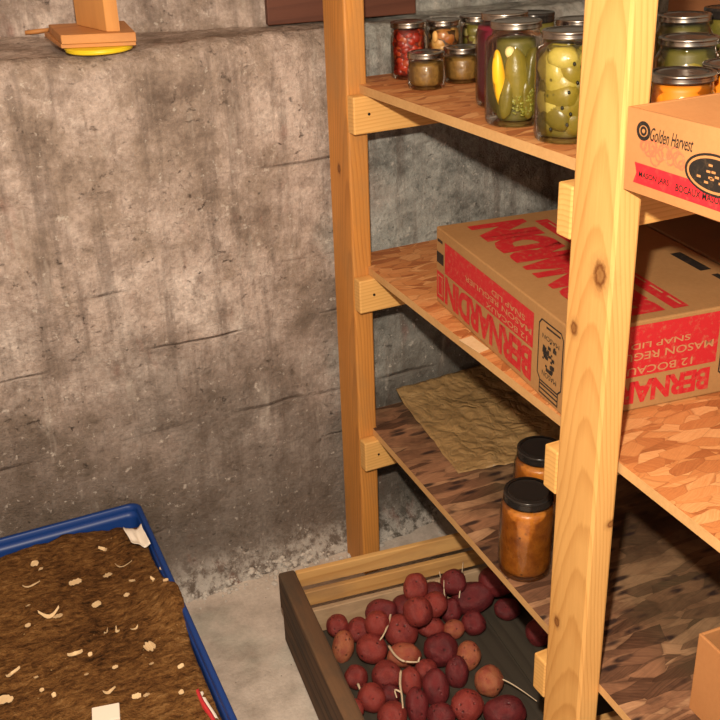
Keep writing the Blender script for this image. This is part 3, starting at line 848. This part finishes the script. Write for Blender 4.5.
# brown board against the right wall behind the jars
o = lumber('wooden_board', (.765, .7985, -.62, .02, sz('top', 0) + .02, .78), M['brownwood'], .002)
tag(o, 'brown wooden board standing behind the jars at the top right', 'board')

# ------------------------------------------------------------------ things on the wall ledge
zl = LEDGE + .004
r = empty('wooden_stand', (-.42, .2, zl + .0105))
tag(r, 'orange brown wooden upright on a square foot atop a yellow lid on the ledge', 'wooden stand')
ox, oy = -.42, .2
bm = bmesh.new()
quad = [(-.482, .172), (-.358, .122), (-.338, .285), (-.475, .328)]
prism(bm, [(x - ox, y - oy) for x, y in quad], .0082, .0245)
mesh_obj('foot_plate', bm, M['ledge_wood'], r, bevel=.0015)
bm = bmesh.new()
quad2 = [(-.478, .182), (-.353, .133), (-.335, .296), (-.478, .345)]
prism(bm, [(x - ox - .004, y - oy) for x, y in quad2], 0, .008)
mesh_obj('lower_plate', bm, M['ledge_wood'], r, bevel=.001)
bm = bmesh.new()
prism(bm, [(x - ox, y - oy) for x, y in ((-.402, .157), (-.380, .143), (-.408, .269), (-.430, .283))], .0248, .42)
mesh_obj('upright', bm, M['ledge_post'], r, bevel=.0015)
r = empty('plastic_disc', (-.413, .188, zl))
tag(r, 'round yellow plastic lid lying under the wooden stand on the ledge', 'lid')
bm = bmesh.new(); lathe(bm, [(.056, 0), (.0605, .0015), (.0615, .005), (.0605, .0085), (.057, .0098), (.01, .010)], 48, cap_top=True, cap_bot=True)
mesh_obj('disc', bm, M['yellow'], r, smooth=True)
bm = bmesh.new(); lathe(bm, [(.0613, .0065), (.0628, .007), (.0628, .0088), (.0605, .0092)], 48)
mesh_obj('rim', bm, M['yellow'], r, smooth=True)
bm = bmesh.new(); tube(bm, [(-.500, .468, zl + .005), (-.478, .462, zl + .006), (-.452, .455, zl + .008)], [.0042, .005, .004], 8)
tag(mesh_obj('wooden_stick', bm, M['ledge_wood'], smooth=True), 'short thin wooden stick on the ledge left of the stand', 'stick')
bm = bmesh.new(); q = [(-.047, .276), (.275, .240), (.278, .262), (-.044, .298)]
prism(bm, q, LEDGE + .004, .92)
tag(mesh_obj('wooden_board', bm, M['redwood'], bevel=.002), 'dark red brown board standing on the ledge behind the far post', 'board')

# ------------------------------------------------------------------ blue tub with peat
BX0, BX1, BY0, BY1, RIM = -1.20, -.476, -.80, .106, -.4165
def rrect(x0, x1, y0, y1, r, n=8):
    out = []
    for cx, cy, a0 in ((x1 - r, y1 - r, 0), (x0 + r, y1 - r, PI / 2), (x0 + r, y0 + r, PI), (x1 - r, y0 + r, 1.5 * PI)):
        for k in range(n + 1):
            a = a0 + PI / 2 * k / n; out.append((cx + r * math.cos(a), cy + r * math.sin(a)))
    return out
def skew(x, y):   # the tub's long side swings slightly outward to the left as it nears
    return x - (BY1 - y) * .032 * (1 if x > -.8 else 1)
def loft(bm, levels, rc=.024):
    rings = []
    for ins, z in levels:
        rings.append([bm.verts.new((skew(x, y), y, z)) for x, y in rrect(BX0 + ins, BX1 - ins, BY0 + ins, BY1 - ins, max(.012, rc - ins * .4))])
    for a, b_ in zip(rings, rings[1:]):
        n = len(a)
        for i in range(n): bm.faces.new([a[i], a[(i + 1) % n], b_[(i + 1) % n], b_[i]])
    return rings
tub = empty('storage_tub', (0, 0, 0)); tub.location = (-.84, -.35, FLOOR)
tag(tub, 'blue plastic storage tub filled with brown peat on the floor', 'tub')
off = Vector((.84, .35, -FLOOR))
bm = bmesh.new()
rg = loft(bm, [(.055, FLOOR + .0005), (.045, FLOOR + .004), (.0095, RIM - .03), (.0095, RIM - .012), (.0105, RIM - .011), (.0125, RIM - .03), (.05, FLOOR + .012)])
bm.faces.new(rg[0][::-1]); bm.faces.new(rg[-1])
for v in bm.verts: v.co += off
mesh_obj('tub_body', bm, M['blue'], tub, smooth=True)
bm = bmesh.new()
rg = loft(bm, [(.0095, RIM - .022), (.001, RIM - .022), (.0, RIM - .020), (.0, RIM - .002), (.002, RIM), (.008, RIM), (.0102, RIM - .002), (.0108, RIM - .012)])
for v in bm.verts: v.co += off
mesh_obj('tub_rim', bm, M['blue'], tub, smooth=True)

def spill(y): return math.exp(-((y + .245) / .075) ** 2)
def peat_z(x, y):
    h = -.440 + .013 * noise.noise(Vector((x * 6, y * 6, 2))) + .006 * noise.fractal(Vector((x * 20, y * 20, 5)), .8, 2.1, 4) + .0025 * noise.noise(Vector((x * 75, y * 75, 1)))
    e = max(0, 1 - (BY1 - .015 - y) / .06); h -= .026 * e * e * (1 - math.exp(-((x + .62) / .09) ** 2) * .8)
    d = skew(BX1, y) - .02 - x
    h += spill(y) * .036 * max(0, 1 - abs(d) / .07) ** 1.3 * (1 + .5 * noise.noise(Vector((x * 40, y * 40, 9))))
    h -= .006 * max(0, 1 - d / .03) * (1 - spill(y)); h += .010 * math.exp(-((y + .06) / .12) ** 2) * max(0, 1 - d / .10)
    return h
bm = bmesh.new(); NX, NY = 170, 220
g = []
for i in range(NX + 1):
    row = []
    for j in range(NY + 1):
        y = BY0 + .0165 + (BY1 - BY0 - .033) * j / NY
        xr_ = skew(BX1, y) - .0165 + .017 * spill(y); xl_ = skew(BX0, y) + .018
        # keep the corners inside the tub's rounding
        cy_ = min(y - (BY0 + .0165), (BY1 - .0165) - y); cr = .022
        if cy_ < cr:
            k = cr - math.sqrt(max(0, cr * cr - (cr - cy_) ** 2)); xr_ -= k; xl_ += k
        x = xl_ + (xr_ - xl_) * (i / NX)
        row.append(bm.verts.new((x, y, peat_z(x, y))))
    g.append(row)
for i in range(NX):
    for j in range(NY): bm.faces.new([g[i][j], g[i + 1][j], g[i + 1][j + 1], g[i][j + 1]])
edge = [g[i][0] for i in range(NX + 1)] + [g[NX][j] for j in range(1, NY + 1)] + [g[i][NY] for i in range(NX - 1, -1, -1)] + [g[0][j] for j in range(NY - 1, 0, -1)]
cen = Vector((-.85, -.35, 0))
low_ = []
for v in edge:
    d = (Vector((v.co.x, v.co.y, 0)) - cen); p = cen + d * .955
    low_.append(bm.verts.new((p.x, p.y, -.56)))
for k in range(len(edge)):
    bm.faces.new([edge[k], edge[(k + 1) % len(edge)], low_[(k + 1) % len(edge)], low_[k]])
bm.faces.new(low_)
o = mesh_obj('peat_moss', bm, M['peat'], smooth=True)
tag(o, 'dark brown fibrous peat heaped in the blue tub', 'peat', kind='stuff')

# chips and shavings lying on the peat: (spot, length, width, turn, kind, label)
CH_ = [
((-0.5560,-0.0770,-0.4370), .026, .006, .1, 'curl', 'long curled pale shaving lying nearest the white scrap'),
((-0.6530,-0.0800,-0.4370), .019, .011, .25, 'flat', 'square pale chip in the middle of the peat, toward the back'),
((-0.5790,0.0030,-0.4370), .016, .005, -.3, 'curl', 'narrow curved chip nearest the back rim of the tub'),
((-0.5910,-0.0840,-0.4370), .014, .010, .5, 'flat', 'small ragged tan chip left of the long curled shaving'),
((-0.6310,-0.1660,-0.4370), .014, .010, .6, 'flat', 'small pale chip in the centre, in front of the square chip'),
((-0.7140,0.0030,-0.4370), .012, .008, -.4, 'flat', 'small round yellowish chip at the back left'),
((-0.7060,-0.0160,-0.4370), .008, .006, .9, 'flat', 'tiny chip touching the round yellowish one at the back left'),
((-0.7310,-0.0620,-0.4370), .026, .003, .3, 'curl', 'thin wavy shaving at the left, in front of the round chip'),
((-0.5190,-0.1570,-0.4370), .012, .004, -1.0, 'curl', 'small hooked shaving near the right rim, behind the peat spill'),
((-0.5540,-0.1320,-0.4370), .009, .006, -.4, 'flat', 'tiny pale chip left of the hooked shaving'),
((-0.5730,-0.1630,-0.4370), .009, .006, .5, 'flat', 'tiny tan chip in front of the long curled shaving'),
((-0.7170,-0.1690,-0.4370), .030, .006, .35, 'curl', 'long tan shaving at the left middle of the peat'),
((-0.7040,-0.1760,-0.4370), .014, .009, .1, 'flat', 'rounded tan chip at the right end of the long tan shaving'),
((-0.7580,-0.1760,-0.4370), .008, .006, .2, 'flat', 'tiny white chip at the left end of the long tan shaving'),
((-0.6960,-0.2920,-0.4370), .021, .005, .35, 'curl', 'tan sliver in the middle foreground of the peat'),
((-0.5740,-0.3360,-0.4370), .015, .018, .6, 'flat', 'large diamond shaped tan chip at the right'),
((-0.5860,-0.2780,-0.4370), .012, .003, .9, 'curl', 'thin pale splinter left of the diamond shaped chip'),
((-0.6140,-0.2580,-0.4370), .012, .003, -.9, 'curl', 'thin forked splinter in the centre right of the peat'),
((-0.6320,-0.2510,-0.4370), .011, .003, 1.2, 'curl', 'reddish tan splinter in the centre of the peat'),
((-0.8260,-0.3480,-0.4370), .024, .012, -.2, 'flat', 'orange tan chip at the left photo edge, lower corner'),
((-0.8030,-0.2930,-0.4370), .022, .003, .8, 'curl', 'thin dark tan splinter at the left photo edge, low down'),
((-0.7680,-0.3140,-0.4370), .006, .005, 0, 'flat', 'tiny cream crumb low on the left'),
((-0.7650,-0.3530,-0.4370), .006, .005, .4, 'flat', 'tiny cream crumb, left of the lower pair'),
((-0.7490,-0.3750,-0.4370), .006, .005, .7, 'flat', 'tiny cream crumb, right of the lower pair'),
((-0.6890,-0.3490,-0.4370), .006, .005, .2, 'flat', 'tiny cream crumb above the yellowish cluster'),
((-0.6640,-0.4160,-0.4370), .017, .006, .3, 'curl', 'yellowish curled shaving behind the white slab'),
((-0.6250,-0.4380,-0.4370), .012, .006, .1, 'flat', 'yellowish chip right of the curled one behind the white slab'),
((-0.6100,-0.4460,-0.4370), .009, .006, .5, 'flat', 'pale chip farthest right in the yellowish cluster'),
((-0.5570,-0.4710,-0.4370), .007, .007, .5, 'flat', 'small cream crumb beside the red and white film'),
((-0.5400,-0.4130,-0.4370), .009, .004, .5, 'flat', 'small cream splinter near the right rim'),
((-0.7480,-0.1180,-0.4370), .007, .004, .5, 'flat', 'tiny pale crumb left, behind the long tan shaving'),
((-0.6410,-0.3580,-0.4370), .008, .005, .3, 'flat', 'tiny pale crumb in front of the forked splinter'),
((-0.6720,-0.2990,-0.4370), .006, .004, .3, 'flat', 'tiny tan crumb right of the tan sliver'),
((-0.5830,-0.3820,-0.4370), .007, .005, .3, 'flat', 'tiny pale crumb in front of the diamond shaped chip'),
((-0.5010,-0.1900,-0.4370), .008, .006, .3, 'flat', 'small pale chip on top of the peat spill by the rim'),
((-0.4910,-0.1260,-0.4370), .010, .007, -.8, 'flat', 'small white chip by the right rim, behind the peat spill'),
]
for k, (c, ln, wd, rt, kind, lab) in enumerate(CH_):
    bm = bmesh.new(); rr = random.Random(k * 7 + 1)
    ln *= 1.25; wd *= (1.5 if kind == 'flat' else 1.1); n = 8; top = []; bot = []
    for i in range(n + 1):
        t = i / n - .5
        w_ = wd * .5 * (1 - (1.7 * abs(t)) ** 2.2 * .75) * (1 + .25 * rr.uniform(-1, 1))
        bend = (.13 * ln * math.sin(t * 5 + k)) if kind == 'curl' else .04 * ln * math.sin(t * 4)
        zz = (.28 * ln * (t * t * 4) if kind == 'curl' else .02 * ln * math.sin(t * 6)) + .002
        for s in (-1, 1):
            top.append(bm.verts.new((t * ln, bend + s * w_, zz + .0008 + s * .0015 * (k % 3 - 1))))
            bot.append(bm.verts.new((t * ln, bend + s * w_, zz - .0006 + s * .0015 * (k % 3 - 1))))
    for i in range(n):
        a = 2 * i
        bm.faces.new([top[a], top[a + 1], top[a + 3], top[a + 2]]); bm.faces.new([bot[a + 2], bot[a + 3], bot[a + 1], bot[a]])
        bm.faces.new([top[a], top[a + 2], bot[a + 2], bot[a]]); bm.faces.new([top[a + 3], top[a + 1], bot[a + 1], bot[a + 3]])
    bm.faces.new([top[1], top[0], bot[0], bot[1]]); bm.faces.new([top[-2], top[-1], bot[-1], bot[-2]])
    o = mesh_obj('wood_chip', bm, M['chip'], loc=(c[0], c[1], peat_z(c[0], c[1]) + .0006))
    o.rotation_euler = (.0, .0, rt - .43)
    tag(o, lab + ' in the tub', 'wood chip', 'wood chips on the peat')

# pale crumpled scrap in the tub's corner, white slab and plastic film
bm = bmesh.new(); g = []
c = (-0.4980,-0.0240,-0.4250)
for i in range(13):
    row = []
    for j in range(13):
        u, v = i / 12 - .5, j / 12 - .5
        row.append(bm.verts.new((u * .034 + .004 * noise.noise(Vector((u * 2, v * 2, 1))), v * .068 - u * .015, .010 + .012 * noise.noise(Vector((u * 2.2, v * 2.2, 7))) + .016 * abs(u + .3 * v))))
    g.append(row)
for i in range(12):
    for j in range(12): bm.faces.new([g[i][j], g[i + 1][j], g[i + 1][j + 1], g[i][j + 1]])
o = mesh_obj('paper_scrap', bm, M['white'], smooth=True, loc=(c[0] - .016, c[1] - .002, peat_z(c[0] - .016, c[1]) + .006)); m = o.modifiers.new('thickness', 'SOLIDIFY'); m.thickness = .001
tag(o, 'crumpled pale scrap tucked in the back right corner of the tub', 'scrap')
c = (-0.6820,-0.4670,-0.4370)
bm = bmesh.new(); box(bm, -.022, .022, -.018, .018, 0, .006)
o = mesh_obj('white_slab', bm, M['white'], loc=(c[0], c[1] - .004, peat_z(c[0], c[1]) + .001), bevel=.001); o.rotation_euler = (.0, 0, -.2)
tag(o, 'white slab of packing lying on the peat at the bottom edge', 'packing')
r = empty('plastic_film', (-.53, -.50, -.46)); tag(r, 'strip of red and white plastic film along the inside right of the tub', 'plastic film')
for nm, mt, dx, hh in (('red_strip', M['red_plastic'], 0., .034), ('white_strip', M['white'], .0058, .030)):
    bm = bmesh.new(); g = []
    for i in range(25):
        y = .11 - .30 * i / 24; x = dx + .003 * math.sin(i * .6) - y * -.03
        g.append([bm.verts.new((x + .001 * k, y, -.012 + hh * min(1, .35 + i / 10) * k / 4)) for k in range(5)])
    for a, b_ in zip(g, g[1:]):
        for k in range(4): bm.faces.new([a[k], b_[k], b_[k + 1], a[k + 1]])
    o = mesh_obj(nm, bm, mt, r, smooth=True); m = o.modifiers.new('thickness', 'SOLIDIFY'); m.thickness = .0055 if nm[0] == 'r' else .0045

# ------------------------------------------------------------------ crate of potatoes
RC = math.radians(-6.5)
cr = empty('slatted_crate', (-.257, -.128, FLOOR), (0, 0, RC))
tag(cr, 'old wooden slatted crate of red potatoes under the lowest shelf', 'crate')
CWD, CLN, CHT = .60, .595, .181
def cpart(name, b6, mat, bev=.003):
    bm = bmesh.new(); box(bm, *b6); return mesh_obj(name, bm, mat, cr, bevel=bev)
for x0 in (0, CWD - .036):
    cpart('side_board', (x0, x0 + .036, -CLN, 0, .094, CHT + .002), M['crate_old'], .005)
    cpart('side_board', (x0 + .004, x0 + .034, -CLN, 0, .004, .087), M['crate_old'], .005)
for y0, y1 in ((-.014, -.001), (-CLN + .001, -CLN + .014)):
    for z0, z1 in ((.142, .180), (.089, .125), (.014, .073)):
        cpart('end_slat', (.0365, CWD - .0365, y0, y1, z0, z1), M['crate_slat'] if z0 > .05 else M['crate_pale'], .002)
for k in range(4):
    xx = .0365 + k * .132
    cpart('bottom_board', (xx, xx + .131, -CLN + .002, -.002, .0015, .0118), M['crate_floor'], .001)

POT = [(-0.1547, -0.1907, -0.66, 0.0239, 0.0263, 0, ''),
 (-0.1652, -0.24, -0.6748, 0.0232, 0.0348, 2, 'long'),
 (-0.1146, -0.2103, -0.6718, 0.0262, 0.0285, 0, ''),
 (-0.0594, -0.2078, -0.6464, 0.0343, 0.0294, 1, ''),
 (-0.0897, -0.2484, -0.6347, 0.0261, 0.0261, 0, ''),
 (-0.1181, -0.2816, -0.6669, 0.0311, 0.0311, 0, ''),
 (-0.179, -0.333, -0.6744, 0.0236, 0.0248, 0, ''),
 (-0.1781, -0.4021, -0.6707, 0.0273, 0.0273, 0, ''),
 (0.0198, -0.2142, -0.6055, 0.0271, 0.0308, 0, ''),
 (0.0622, -0.2189, -0.636, 0.0299, 0.0274, 1, ''),
 (-0.0037, -0.2127, -0.6545, 0.0295, 0.0295, 1, ''),
 (0.0412, -0.2624, -0.6239, 0.0292, 0.0268, 0, ''),
 (-0.0088, -0.2792, -0.6141, 0.0324, 0.0312, 0, ''),
 (-0.0411, -0.2632, -0.6639, 0.0353, 0.0341, 0, 'dusky'),
 (-0.065, -0.3222, -0.6725, 0.0347, 0.0255, 2, 'brown'),
 (0.0269, -0.2701, -0.6742, 0.0309, 0.0238, 0, 'flat'),
 (0.0688, -0.2946, -0.6778, 0.0237, 0.0202, 2, 'orange'),
 (0.0057, -0.35, -0.6635, 0.0356, 0.0345, 1, ''),
 (0.0918, -0.2436, -0.6749, 0.0231, 0.0292, 1, ''),
 (0.1088, -0.2235, -0.6168, 0.0275, 0.0275, 1, ''),
 (0.1481, -0.2396, -0.6634, 0.0495, 0.0346, 1, 'long'),
 (0.2051, -0.244, -0.6326, 0.0404, 0.0353, 1, 'long'),
 (0.2006, -0.2954, -0.6735, 0.0294, 0.0245, 1, ''),
 (0.1121, -0.3035, -0.6716, 0.0264, 0.0276, 1, ''),
 (0.2168, -0.3934, -0.6695, 0.0285, 0.0309, 1, ''),
 (0.0501, -0.3854, -0.6726, 0.0254, 0.0311, 2, ''),
 (0.0477, -0.4696, -0.6689, 0.0291, 0.0324, 2, 'brown'),
 (0.029, -0.5573, -0.6658, 0.0408, 0.0322, 1, 'long'),
 (-0.0264, -0.5098, -0.6669, 0.0311, 0.0332, 0, ''),
 (-0.124, -0.3623, -0.6688, 0.0292, 0.0292, 0, ''),
 (-0.0872, -0.3927, -0.6756, 0.0224, 0.0291, 0, ''),
 (-0.0452, -0.3797, -0.6753, 0.025, 0.0227, 0, ''),
 (-0.0532, -0.436, -0.6716, 0.0264, 0.0374, 1, ''),
 (0.0075, -0.4134, -0.6745, 0.0235, 0.0336, 1, ''),
 (-0.1075, -0.4582, -0.6754, 0.0226, 0.0366, 1, ''),
 (-0.1646, -0.4642, -0.6702, 0.03, 0.0278, 0, ''),
 (-0.0807, -0.505, -0.6723, 0.0279, 0.0257, 1, ''),
 (-0.2221, -0.4108, -0.6762, 0.024, 0.0218, 0, ''),
 (-0.1373, -0.4043, -0.678, 0.02, 0.02, 1, '')]
def potato_mesh(seed):
    bm = bmesh.new(); bmesh.ops.create_icosphere(bm, subdivisions=4, radius=1)
    rr = random.Random(seed)
    eyes = [Vector((rr.gauss(0, 1), rr.gauss(0, 1), rr.gauss(0, 1))).normalized() for _ in range(6)]
    for v in bm.verts:
        n_ = v.co.normalized()
        k = 1 + .09 * noise.noise(n_ * 1.1 + Vector((seed * 3.1, 0, 0))) + .03 * noise.noise(n_ * 3 + Vector((0, seed, 0)))
        for e in eyes:
            d = (n_ - e).length
            k -= .05 * math.exp(-(d / .12) ** 2)
        v.co = n_ * k
    me = bpy.data.meshes.new('potato'); bm.to_mesh(me); bm.free()
    me.polygons.foreach_set('use_smooth', [True] * len(me.polygons))
    return me
SK = [potato_skin('potato_skin_red', (.27, .036, .030), (.18, .021, .021), (.36, .115, .065)),
      potato_skin('potato_skin_maroon', (.165, .018, .022), (.10, .011, .015), (.23, .06, .042)),
      potato_skin('potato_skin_tan', (.40, .13, .06), (.32, .065, .04), (.42, .19, .09))]
PM = {}
for t in range(3):
    for s in range(4):
        me = potato_mesh(s + 5 * t + 1); me.materials.append(SK[t]); PM[t, s] = me
RIGHT = Vector((.909, -.415, 0)).normalized(); FWD = Vector((math.sin(YAW) * math.cos(PITCH), math.cos(YAW) * math.cos(PITCH), -math.sin(PITCH)))
UP = RIGHT.cross(FWD).normalized()
pots = []
POT_LAB = {
0: 'red potato in the back left corner of the crate', 1: 'elongated tan potato touching the left side board', 2: 'round red potato second from the left by the back slats',
3: 'maroon potato at the back, partly hidden by the one in front', 4: 'red potato lying on the hidden maroon one near the back', 5: 'round bright red potato right of the elongated tan one',
6: 'small red potato by the left side board, in front of the tan one', 7: 'round red potato at the left front of the heap', 8: 'red potato standing highest against the back slats',
9: 'maroon potato just right of the highest one', 10: 'maroon potato left of and below the highest one', 11: 'red potato behind the one with a deep dark eye',
12: 'plump red potato with a dark eye in front of the highest one', 13: 'large dusky red potato in the middle of the heap', 14: 'brownish potato with a long white sprout curling across it',
15: 'flattened red potato right of the large dusky one', 16: 'small orange potato near the middle', 17: 'big smooth maroon potato in the middle right of the heap',
18: 'oval maroon potato behind the small orange one', 19: 'maroon potato with upright sprouts by the back slats', 20: 'large long maroon potato in shade at the back right',
21: 'long maroon potato in shade farthest back right', 22: 'dark maroon potato alone at the right, under the shelf edge', 23: 'maroon potato right of the small orange one',
24: 'dark potato beside the near post, in shade', 25: 'tan red potato right of the big smooth maroon one', 26: 'round brown potato with a dark eye, alone at the right front',
27: 'large long dark potato at the bottom edge of the photo', 28: 'bright red spotted potato at the front right', 29: 'red potato left of the white forked sprout',
30: 'red potato with a white forked sprout in front', 31: 'small red potato under the big smooth maroon one', 32: 'long upright maroon potato in front of the big smooth one',
33: 'narrow maroon potato right of the long upright one', 34: 'narrow maroon potato at the front middle', 35: 'red potato at the bottom edge, front left of the middle',
36: 'maroon potato at the bottom edge, left of the bright spotted one', 37: 'small red potato against the left side board at the front', 38: 'small maroon potato between the front left ones'}
for i, (x, y, z, rx, ry, tone, tg) in enumerate(POT):
    o = bpy.data.objects.new('potato', PM[tone, i % 4]); COL.objects.link(o)
    B = Matrix((RIGHT, UP, -FWD)).transposed()
    rr = random.Random(i + 3); mn = min(rx, ry)
    if abs(rx - ry) < .12 * max(rx, ry):
        S = Matrix.Diagonal((mn * 1.02, mn * 1.02, mn)); B = B @ Matrix.Rotation(rr.random() * 6, 3, 'Z') @ Matrix.Rotation(rr.uniform(-.5, .5), 3, 'X')
        q = Matrix.Rotation(rr.random() * 6, 3, 'X') @ Matrix.Rotation(rr.random() * 6, 3, 'Y')
        mat3 = B @ S @ Matrix.Identity(3)
        Rm = (B @ q); sc = (mn * 1.03, mn * 1.03, mn * 1.0)
    else:
        ax = 'X' if rx > ry else 'Y'
        Rm = B @ Matrix.Rotation(rr.uniform(-.25, .25), 3, 'Z') @ Matrix.Rotation(rr.random() * 6, 3, ax); sc = (rx, ry, mn)
    o.matrix_basis = Matrix.Translation((x, y, z)) @ Rm.to_4x4() @ Matrix.Diagonal((*sc, 1))
    tag(o, POT_LAB[i], 'potato', 'red potatoes in the slatted crate')
    pots.append(o)
def sprout(i, pts, r0=.0024):
    bm = bmesh.new(); n = len(pts)
    # smooth the path
    P = [Vector(p) for p in pts]; Q = []
    for a in range(n - 1):
        p0, p1, p2, p3 = P[max(a - 1, 0)], P[a], P[a + 1], P[min(a + 2, n - 1)]
        for k in range(5):
            t = k / 5
            Q.append(.5 * ((2 * p1) + (-p0 + p2) * t + (2 * p0 - 5 * p1 + 4 * p2 - p3) * t * t + (-p0 + 3 * p1 - 3 * p2 + p3) * t ** 3))
    Q.append(P[-1])
    tube(bm, Q, [r0 * (1 - .55 * k / len(Q)) for k in range(len(Q))], 7)
    o = mesh_obj('sprout', bm, M['sprout'], pots[i], smooth=True)
    o.matrix_parent_inverse = pots[i].matrix_basis.inverted()
    o['label'] = 'pale sprout'
sprout(14, [(-0.0890,-0.3020,-0.6550), (-0.0950,-0.3420,-0.6450), (-0.0900,-0.3710,-0.6400), (-0.0650,-0.3830,-0.6430)], .003)
sprout(14, [(-0.0580,-0.3710,-0.6550), (-0.0510,-0.3650,-0.6500)], .0025)
sprout(13, [(-0.0450,-0.2250,-0.6400), (-0.0660,-0.2570,-0.6350), (-0.0920,-0.2860,-0.6350), (-0.1050,-0.2930,-0.6400)], .0028)
sprout(30, [(-0.1010,-0.3780,-0.6550), (-0.1210,-0.4140,-0.6500), (-0.1340,-0.4470,-0.6500), (-0.1460,-0.4740,-0.6500)], .003)
sprout(30, [(-0.1300,-0.4350,-0.6500), (-0.1400,-0.4290,-0.6450), (-0.1440,-0.4450,-0.6500)], .0022)
sprout(6, [(-0.1900,-0.3670,-0.6600), (-0.1940,-0.3890,-0.6600)], .003)
sprout(19, [(0.0720,-0.2550,-0.6350), (0.0690,-0.2520,-0.6100), (0.0790,-0.2330,-0.5950)], .0016)
sprout(19, [(0.1030,-0.2570,-0.6350), (0.1160,-0.2420,-0.6100), (0.1440,-0.2030,-0.5900)], .0016)
sprout(9, [(0.0990,-0.1840,-0.6300), (0.0970,-0.1800,-0.6100), (0.1060,-0.1590,-0.6000)], .0014)
sprout(26, [(0.0620,-0.4750,-0.6600), (0.0760,-0.5010,-0.6600), (0.0900,-0.5300,-0.6650), (0.0980,-0.5620,-0.6650)], .0016)

# ------------------------------------------------------------------ crumbled lime along the wall foot
bm = bmesh.new(); rr = random.Random(9)
for k in range(420):
    x = rr.uniform(-.42, .14) if k < 330 else rr.uniform(-.46, .4)
    y = WALL - .004 - abs(rr.gauss(0, .028)); s = .0025 + .0065 * rr.random() ** 3
    d = max(0, y - (WALL - .04)) ; z = FLOOR + s * .4 + d * 1.0
    blob(bm, (x, y, z), s, s * rr.uniform(.7, 1.2), s * rr.uniform(.5, .9), Matrix.Rotation(rr.random() * 6, 3, 'Z'), .35, 1, k)
o = mesh_obj('lime_rubble', bm, M['rubble'])
tag(o, 'crumbled whitish lime and grit along the foot of the concrete wall', 'rubble', kind='stuff')

# ------------------------------------------------------------------ camera and light
cd = bpy.data.cameras.new('camera'); cam = bpy.data.objects.new('camera', cd); COL.objects.link(cam)
cd.sensor_width = 36; cd.sensor_fit = 'HORIZONTAL'; cd.lens = 36 * FPX / 720; cd.clip_start = .02
fwd = Vector((math.sin(YAW) * math.cos(PITCH), math.cos(YAW) * math.cos(PITCH), -math.sin(PITCH)))
rt = Vector((math.cos(YAW), -math.sin(YAW), 0)); up = rt.cross(fwd)
r2 = math.cos(ROLL) * rt + math.sin(ROLL) * up; u2 = -math.sin(ROLL) * rt + math.cos(ROLL) * up
mw = Matrix((r2, u2, -fwd)).transposed().to_4x4(); mw.translation = CAM
cam.matrix_world = mw
SC.camera = cam

def lamp(name, loc, power, color, radius):
    l = bpy.data.lights.new(name, 'POINT'); l.energy = power; l.color = color; l.shadow_soft_size = radius
    o = bpy.data.objects.new(name, l); o.location = loc; COL.objects.link(o); return o
lamp('camera_flash', (-.77, -1.66, .93), 150, (1., .87, .70), .02)  # unseen camera flash, close to the lens and well below the ceiling
w = bpy.data.worlds.new('world'); SC.world = w; w.use_nodes = True
bg = w.node_tree.nodes['Background']; bg.inputs[0].default_value = (1., .94, .84, 1); bg.inputs[1].default_value = .42

vs = SC.view_settings
vs.view_transform = 'Standard'; vs.look = 'None'; vs.gamma = 1; vs.exposure = 0; vs.use_curve_mapping = False
